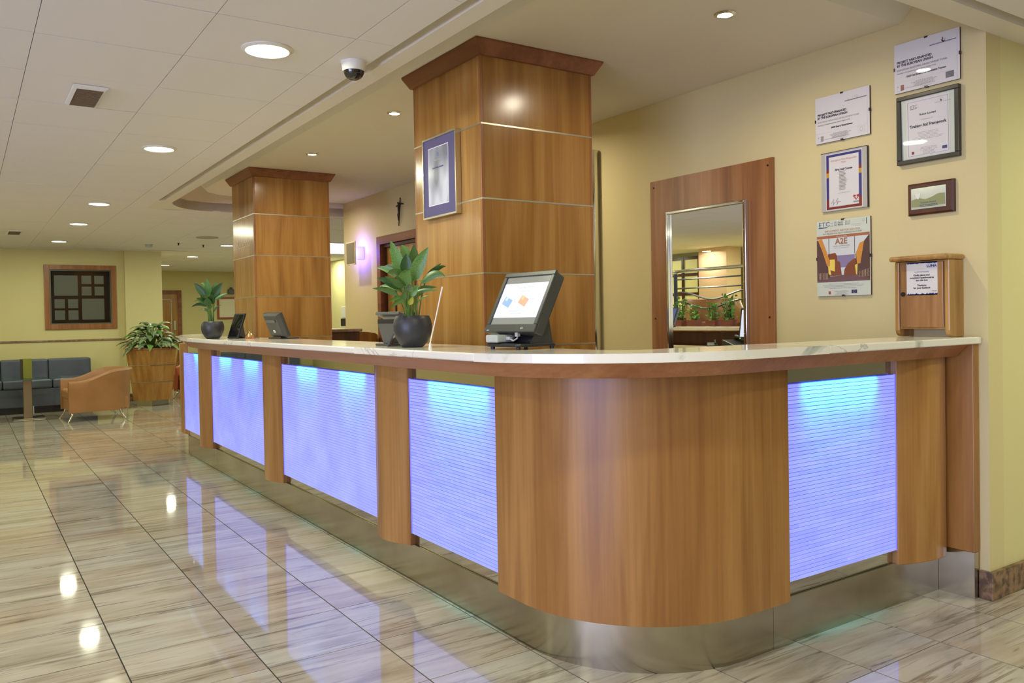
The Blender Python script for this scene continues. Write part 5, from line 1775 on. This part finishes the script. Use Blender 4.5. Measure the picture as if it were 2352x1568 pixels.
# tub chair: U-shaped shell opening to -x
def tub_chair(name, label, loc, rz, leather, s=1.0, legs=True):
    t = thing(name, label, 'chair', loc, rotz=rz)
    Wd, Dp = .37 * s, .42 * s            # half width (y), half depth (x)
    path = []
    for k in range(25):
        u = k / 24
        if u < .30:
            q = u / .30
            path.append((-Dp + q * Dp * 1.25, -Wd, u))
        elif u > .70:
            q = (1 - u) / .30
            path.append((-Dp + q * Dp * 1.25, Wd, u))
        else:
            a = -90 + (u - .30) / .40 * 180
            path.append((Dp * .25 + .70 * Dp * math.cos(math.radians(a)), Wd * math.sin(math.radians(a)), u))
    rings = []
    for i, (x, y, u) in enumerate(path):
        q = 1 - abs(u - .5) * 2
        sm = max(0, min(1, (q - .12) / .62))
        sm = sm * sm * (3 - 2 * sm)
        top = .555 * s + .155 * s * sm
        a, b_ = path[max(i - 1, 0)], path[min(i + 1, 24)]
        d = Vector((b_[0] - a[0], b_[1] - a[1], 0)).normalized()
        n_ = Vector((d.y, -d.x, 0))
        flare = .045 * s * (.4 + .6 * sm)
        pts = []
        for (o, z) in ((-.055, .14), (0.0, .13), (.010, .22), (flare * .6, top - .12 * s), (flare + .012, top - .03), (flare, top - .006), (flare - .03, top), (flare - .07, top - .012), (-.075, top - .10 * s), (-.075, .30)):
            p = Vector((x, y, z)) + n_ * o
            pts.append(p)
        rings.append(pts)
    G().loft(rings).build('shell', leather, t, local=True, smooth=True)
    G().box(-Dp + .0, Dp * .72, -Wd + .082, Wd - .082, .30, .43).build('seat_cushion', leather, t, local=True, bevel=0.03, seg=3)
    G().box(-Dp + .02, Dp * .8, -Wd + .085, Wd - .085, .145, .2995).build('seat_base', leather, t, local=True, bevel=0.01)
    if legs:
        for lx, ly, dx, dy in ((-Dp + .06, -Wd + .05, -.07, -.05), (-Dp + .06, Wd - .05, -.07, .05), (Dp * .55, -Wd + .06, .05, -.06), (Dp * .55, Wd - .06, .07, .05)):
            G().tube([(lx, ly, .146), (lx + dx * .25, ly + dy * .25, .085), (lx + dx, ly + dy, .006)], [.022, .017, .011], 10).build('leg', M['chrome'], t, local=True, smooth=True)
            G().tube([(lx + dx, ly + dy, .0003), (lx + dx, ly + dy, .006)], .022, 12).build('leg_foot', M['chrome'], t, local=True)
    return t


tub_chair('tub_chair', 'tan leather tub chair with splayed chrome legs between the glass table and the planter', (1.56, 12.95, 0), .05, M['leather_tan'])
tub_chair('tub_chair', 'red brown leather chair showing between the planter and the end of the counter', (3.60, 15.40, 0), .9, M['leather_red'], 1.0)

# corridor end: framed notice, lamp
t = thing('framed_notice', 'red framed pale notice on the corridor end wall, beside the farther pillar', 'picture', (5.55, 21.0, 1.42))
g = G()
for a in ((5.24, 5.90, 1.40, 1.445), (5.24, 5.90, 1.90, 1.945), (5.24, 5.285, 1.445, 1.90), (5.855, 5.90, 1.445, 1.90)):
    g.box(a[0], a[1], 20.965, 20.999, a[2], a[3])
g.build('frame', mat('red_frame', rgb(150, 70, 44), .35), t, bevel=0.003)
G().box(5.285, 5.855, 20.980, 20.999, 1.445, 1.90).build('sheet', mat('cream_sheet', rgb(232, 226, 196), .4), t)
t = thing('wall_fitting', 'small grey wall fitting above the red framed notice', 'lamp', (5.58, 21.0, 2.0))
G().box(5.50, 5.66, 20.92, 20.999, 2.02, 2.14).build('body', M['grey_plastic'], t, bevel=0.01)
G().tube([(5.58, 20.96, 2.14), (5.58, 20.96, 2.19)], .03, 10).build('cap', M['grey_plastic'], t)
t = thing('dispenser', 'white and black wall dispenser in the gap behind the farther pillar', 'dispenser', (6.45, 16.2, 1.35))
# short wall seen through the gap, carrying the dispenser
struct(G().box(6.55, 6.75, 14.8, 16.9, 0, ZC + .02).build('wall_gap', M['wall_yellow']), 'pale wall end seen through the gap behind the farther pillar')
G().box(6.44, 6.549, 15.68, 15.95, 1.36, 1.60).build('case', M['white_plastic'], t, bevel=0.015)
G().box(6.42, 6.549, 15.70, 15.93, 1.20, 1.355).build('tray', M['black'], t, bevel=0.01)

# low end desk behind the farther pillar
t = thing('end_desk', 'dark wooden desk end with a marble ledge behind the farther pillar', 'desk', (3.2, 8.3, 0))
G().box(2.99, 3.42, 7.9, 9.3, 1.205, 1.235).build('ledge', M['rail_marble'], t, bevel=0.005)
G().box(3.02, 3.40, 7.93, 9.28, 0, 1.2045).build('carcass', M['wood_dark'], t)
g = G()
P_ = arc(3.42, 8.6, .42, -90, 0, 10)
rings = []
for i, (x, y) in enumerate(P_):
    zt = 1.20 - .10 * (i / 10) ** 2
    rings.append([(x, y, .0), (x + .02, y - .02, .0), (x + .02, y - .02, zt), (x, y, zt)])
G().loft(rings).build('curved_side', M['wood_post'], t, smooth=True)

# ================================================================== RAISED LOUNGE (seen in the mirror and reflections)
pf = G().box(-7, -1.75, 6.2, 15.4, 0, .76).build('platform', M['wall_yellow'])
struct(pf, 'raised lounge platform at the left, outside the picture')
t = thing('planter_wall', 'low wall with a ledge at the edge of the raised lounge', 'wall', (-1.6, 9.5, 0))
G().box(-1.749, -1.45, 6.2, 13.2, 0, 1.10).build('wall_body', M['wall'], t)
G().box(-1.78, -1.42, 6.2, 13.2, 1.1005, 1.13).build('ledge', M['marble'], t)
M['rail_grey'] = mat('rail_grey', rgb(110, 112, 112), .3, .8)
t = thing('railing', 'chrome and grey railing with wavy bars, reflected in the wall mirror', 'railing', (-1.6, 8.6, 1.1305))
g = G().tube([(-1.9, 9.55, 1.955), (-1.72, 9.50, 1.975), (-1.62, 9.30, 1.985), (-1.6, 9.0, 1.99), (-1.6, 7.0, 2.0)], .026, 10)
g.build('handrail', M['chrome'], t, smooth=True)
for z in (1.86, 1.72):
    G().tube([(-1.6, 9.28, z), (-1.6, 7.0, z)], .013, 6).build('rail', M['rail_grey'], t)
for z0, ph in ((1.60, 0.0), (1.46, .5)):
    P_ = [(-1.6, 9.25 - k * .075, z0 + .06 * math.sin(1.2 + ph + k * .36)) for k in range(31)]
    G().tube(P_, .014, 6).build('wavy_rail', M['rail_grey'], t, smooth=True)
for y in (9.28, 7.9, 6.9):
    G().tube([(-1.6, y, 1.1306), (-1.6, y, 1.95)], .03, 10).build('post', mat('post_grey', rgb(70, 76, 84), .4, .5) if y > 9 else M['grey_plastic'], t)
R = random.Random(8)
for (y, n_, hgt, lb) in ((9.09, 26, .30, 'bushy green plant at the left end of the mirror reflection'), (8.80, 16, .20, 'low green plant in a clear terracotta trough, left of the mirror middle'), (8.42, 20, .24, 'straggly green plant reflected just right of the mirror middle'), (8.13, 34, .34, 'tallest green plant reflected in the right half of the mirror'), (7.76, 26, .26, 'yellowish green plant at the right end of the mirror reflection')):
    t = thing('potted_pothos', lb, 'plant', (-1.50, y, 1.1305), group='trough plants reflected in the mirror')
    G().loft([[(-.06, -.08, .0005), (.06, -.08, .0005), (.06, .08, .0005), (-.06, .08, .0005)], [(-.075, -.10, .10), (.075, -.10, .10), (.075, .10, .10), (-.075, .10, .10)]]).build('pot', M['terracotta'], t, local=True)
    lg, sg_ = G(), G()
    for k in range(n_ * 2):
        a, r_ = R.uniform(0, 2 * PI), R.uniform(.04, .14)
        p = Vector((.6 * r_ * math.cos(a), r_ * math.sin(a), .09 + R.uniform(.0, hgt * 1.1)))
        q = p + Vector((R.uniform(-.05, .05), R.uniform(-.05, .05), R.uniform(-.04, .05)))
        l_ = leaf_geo(p, q, R.uniform(.045, .07), (0, 0, .012), .15, 4, side=(-math.sin(a), math.cos(a), R.uniform(-.5, .5)))
        lg.add(l_.v, l_.f)
        sg_.tube([(.02 * math.cos(a), .03 * math.sin(a), .09), p], .0025, 4)
    lg.build('foliage', M['leaf_bright'], t, local=True, smooth=True, fix=False)
    sg_.build('stems', M['stem'], t, local=True)
for k, (x, y, rz) in enumerate(((-2.5, 9.35, 2.2), (-2.75, 8.1, 2.9))):
    tub_chair('tub_chair', ('tan tub chair on the raised lounge, left in the wall mirror', 'tan tub chair on the raised lounge, right in the wall mirror')[k], (x, y, .76), rz, M['leather_tan'], 1.15)
struct(G().box(-4.6, -4.2, 10.55, 11.25, .76, ZC).build('column_lounge', mat('pink_wall_paint', rgb(226, 198, 166), .65)), 'pinkish wall pier reflected in the mirror')
struct(G().box(-5.0, -4.8, 7.0, 10.55, .76, ZC).build('wall_lounge', M['wall_yellow']))
t = thing('glazed_screen', 'dark framed glazed screen reflected at the left of the wall mirror', 'screen', (-4.8, 12.0, .76))
g = G()
for y in (11.30, 11.75, 12.2, 12.65, 13.1):
    g.box(-4.82, -4.76, y, y + .06, .76, 2.5)
for z in (.76, 1.2, 1.7, 2.1, 2.44):
    g.box(-4.815, -4.765, 11.30, 13.16, z, z + .06)
g.build('lattice', M['wood_dark'], t)
G().box(-4.80, -4.79, 11.36, 13.1, .68, 2.44).build('pane', mat('lit_pane', rgb(206, 196, 130), .4, emit=rgb(206, 196, 130), es=.45), t)
area('lounge_wash', (-4.05, 10.9, 2.5), 10, (1, .8, .65), 'DISK', .15)
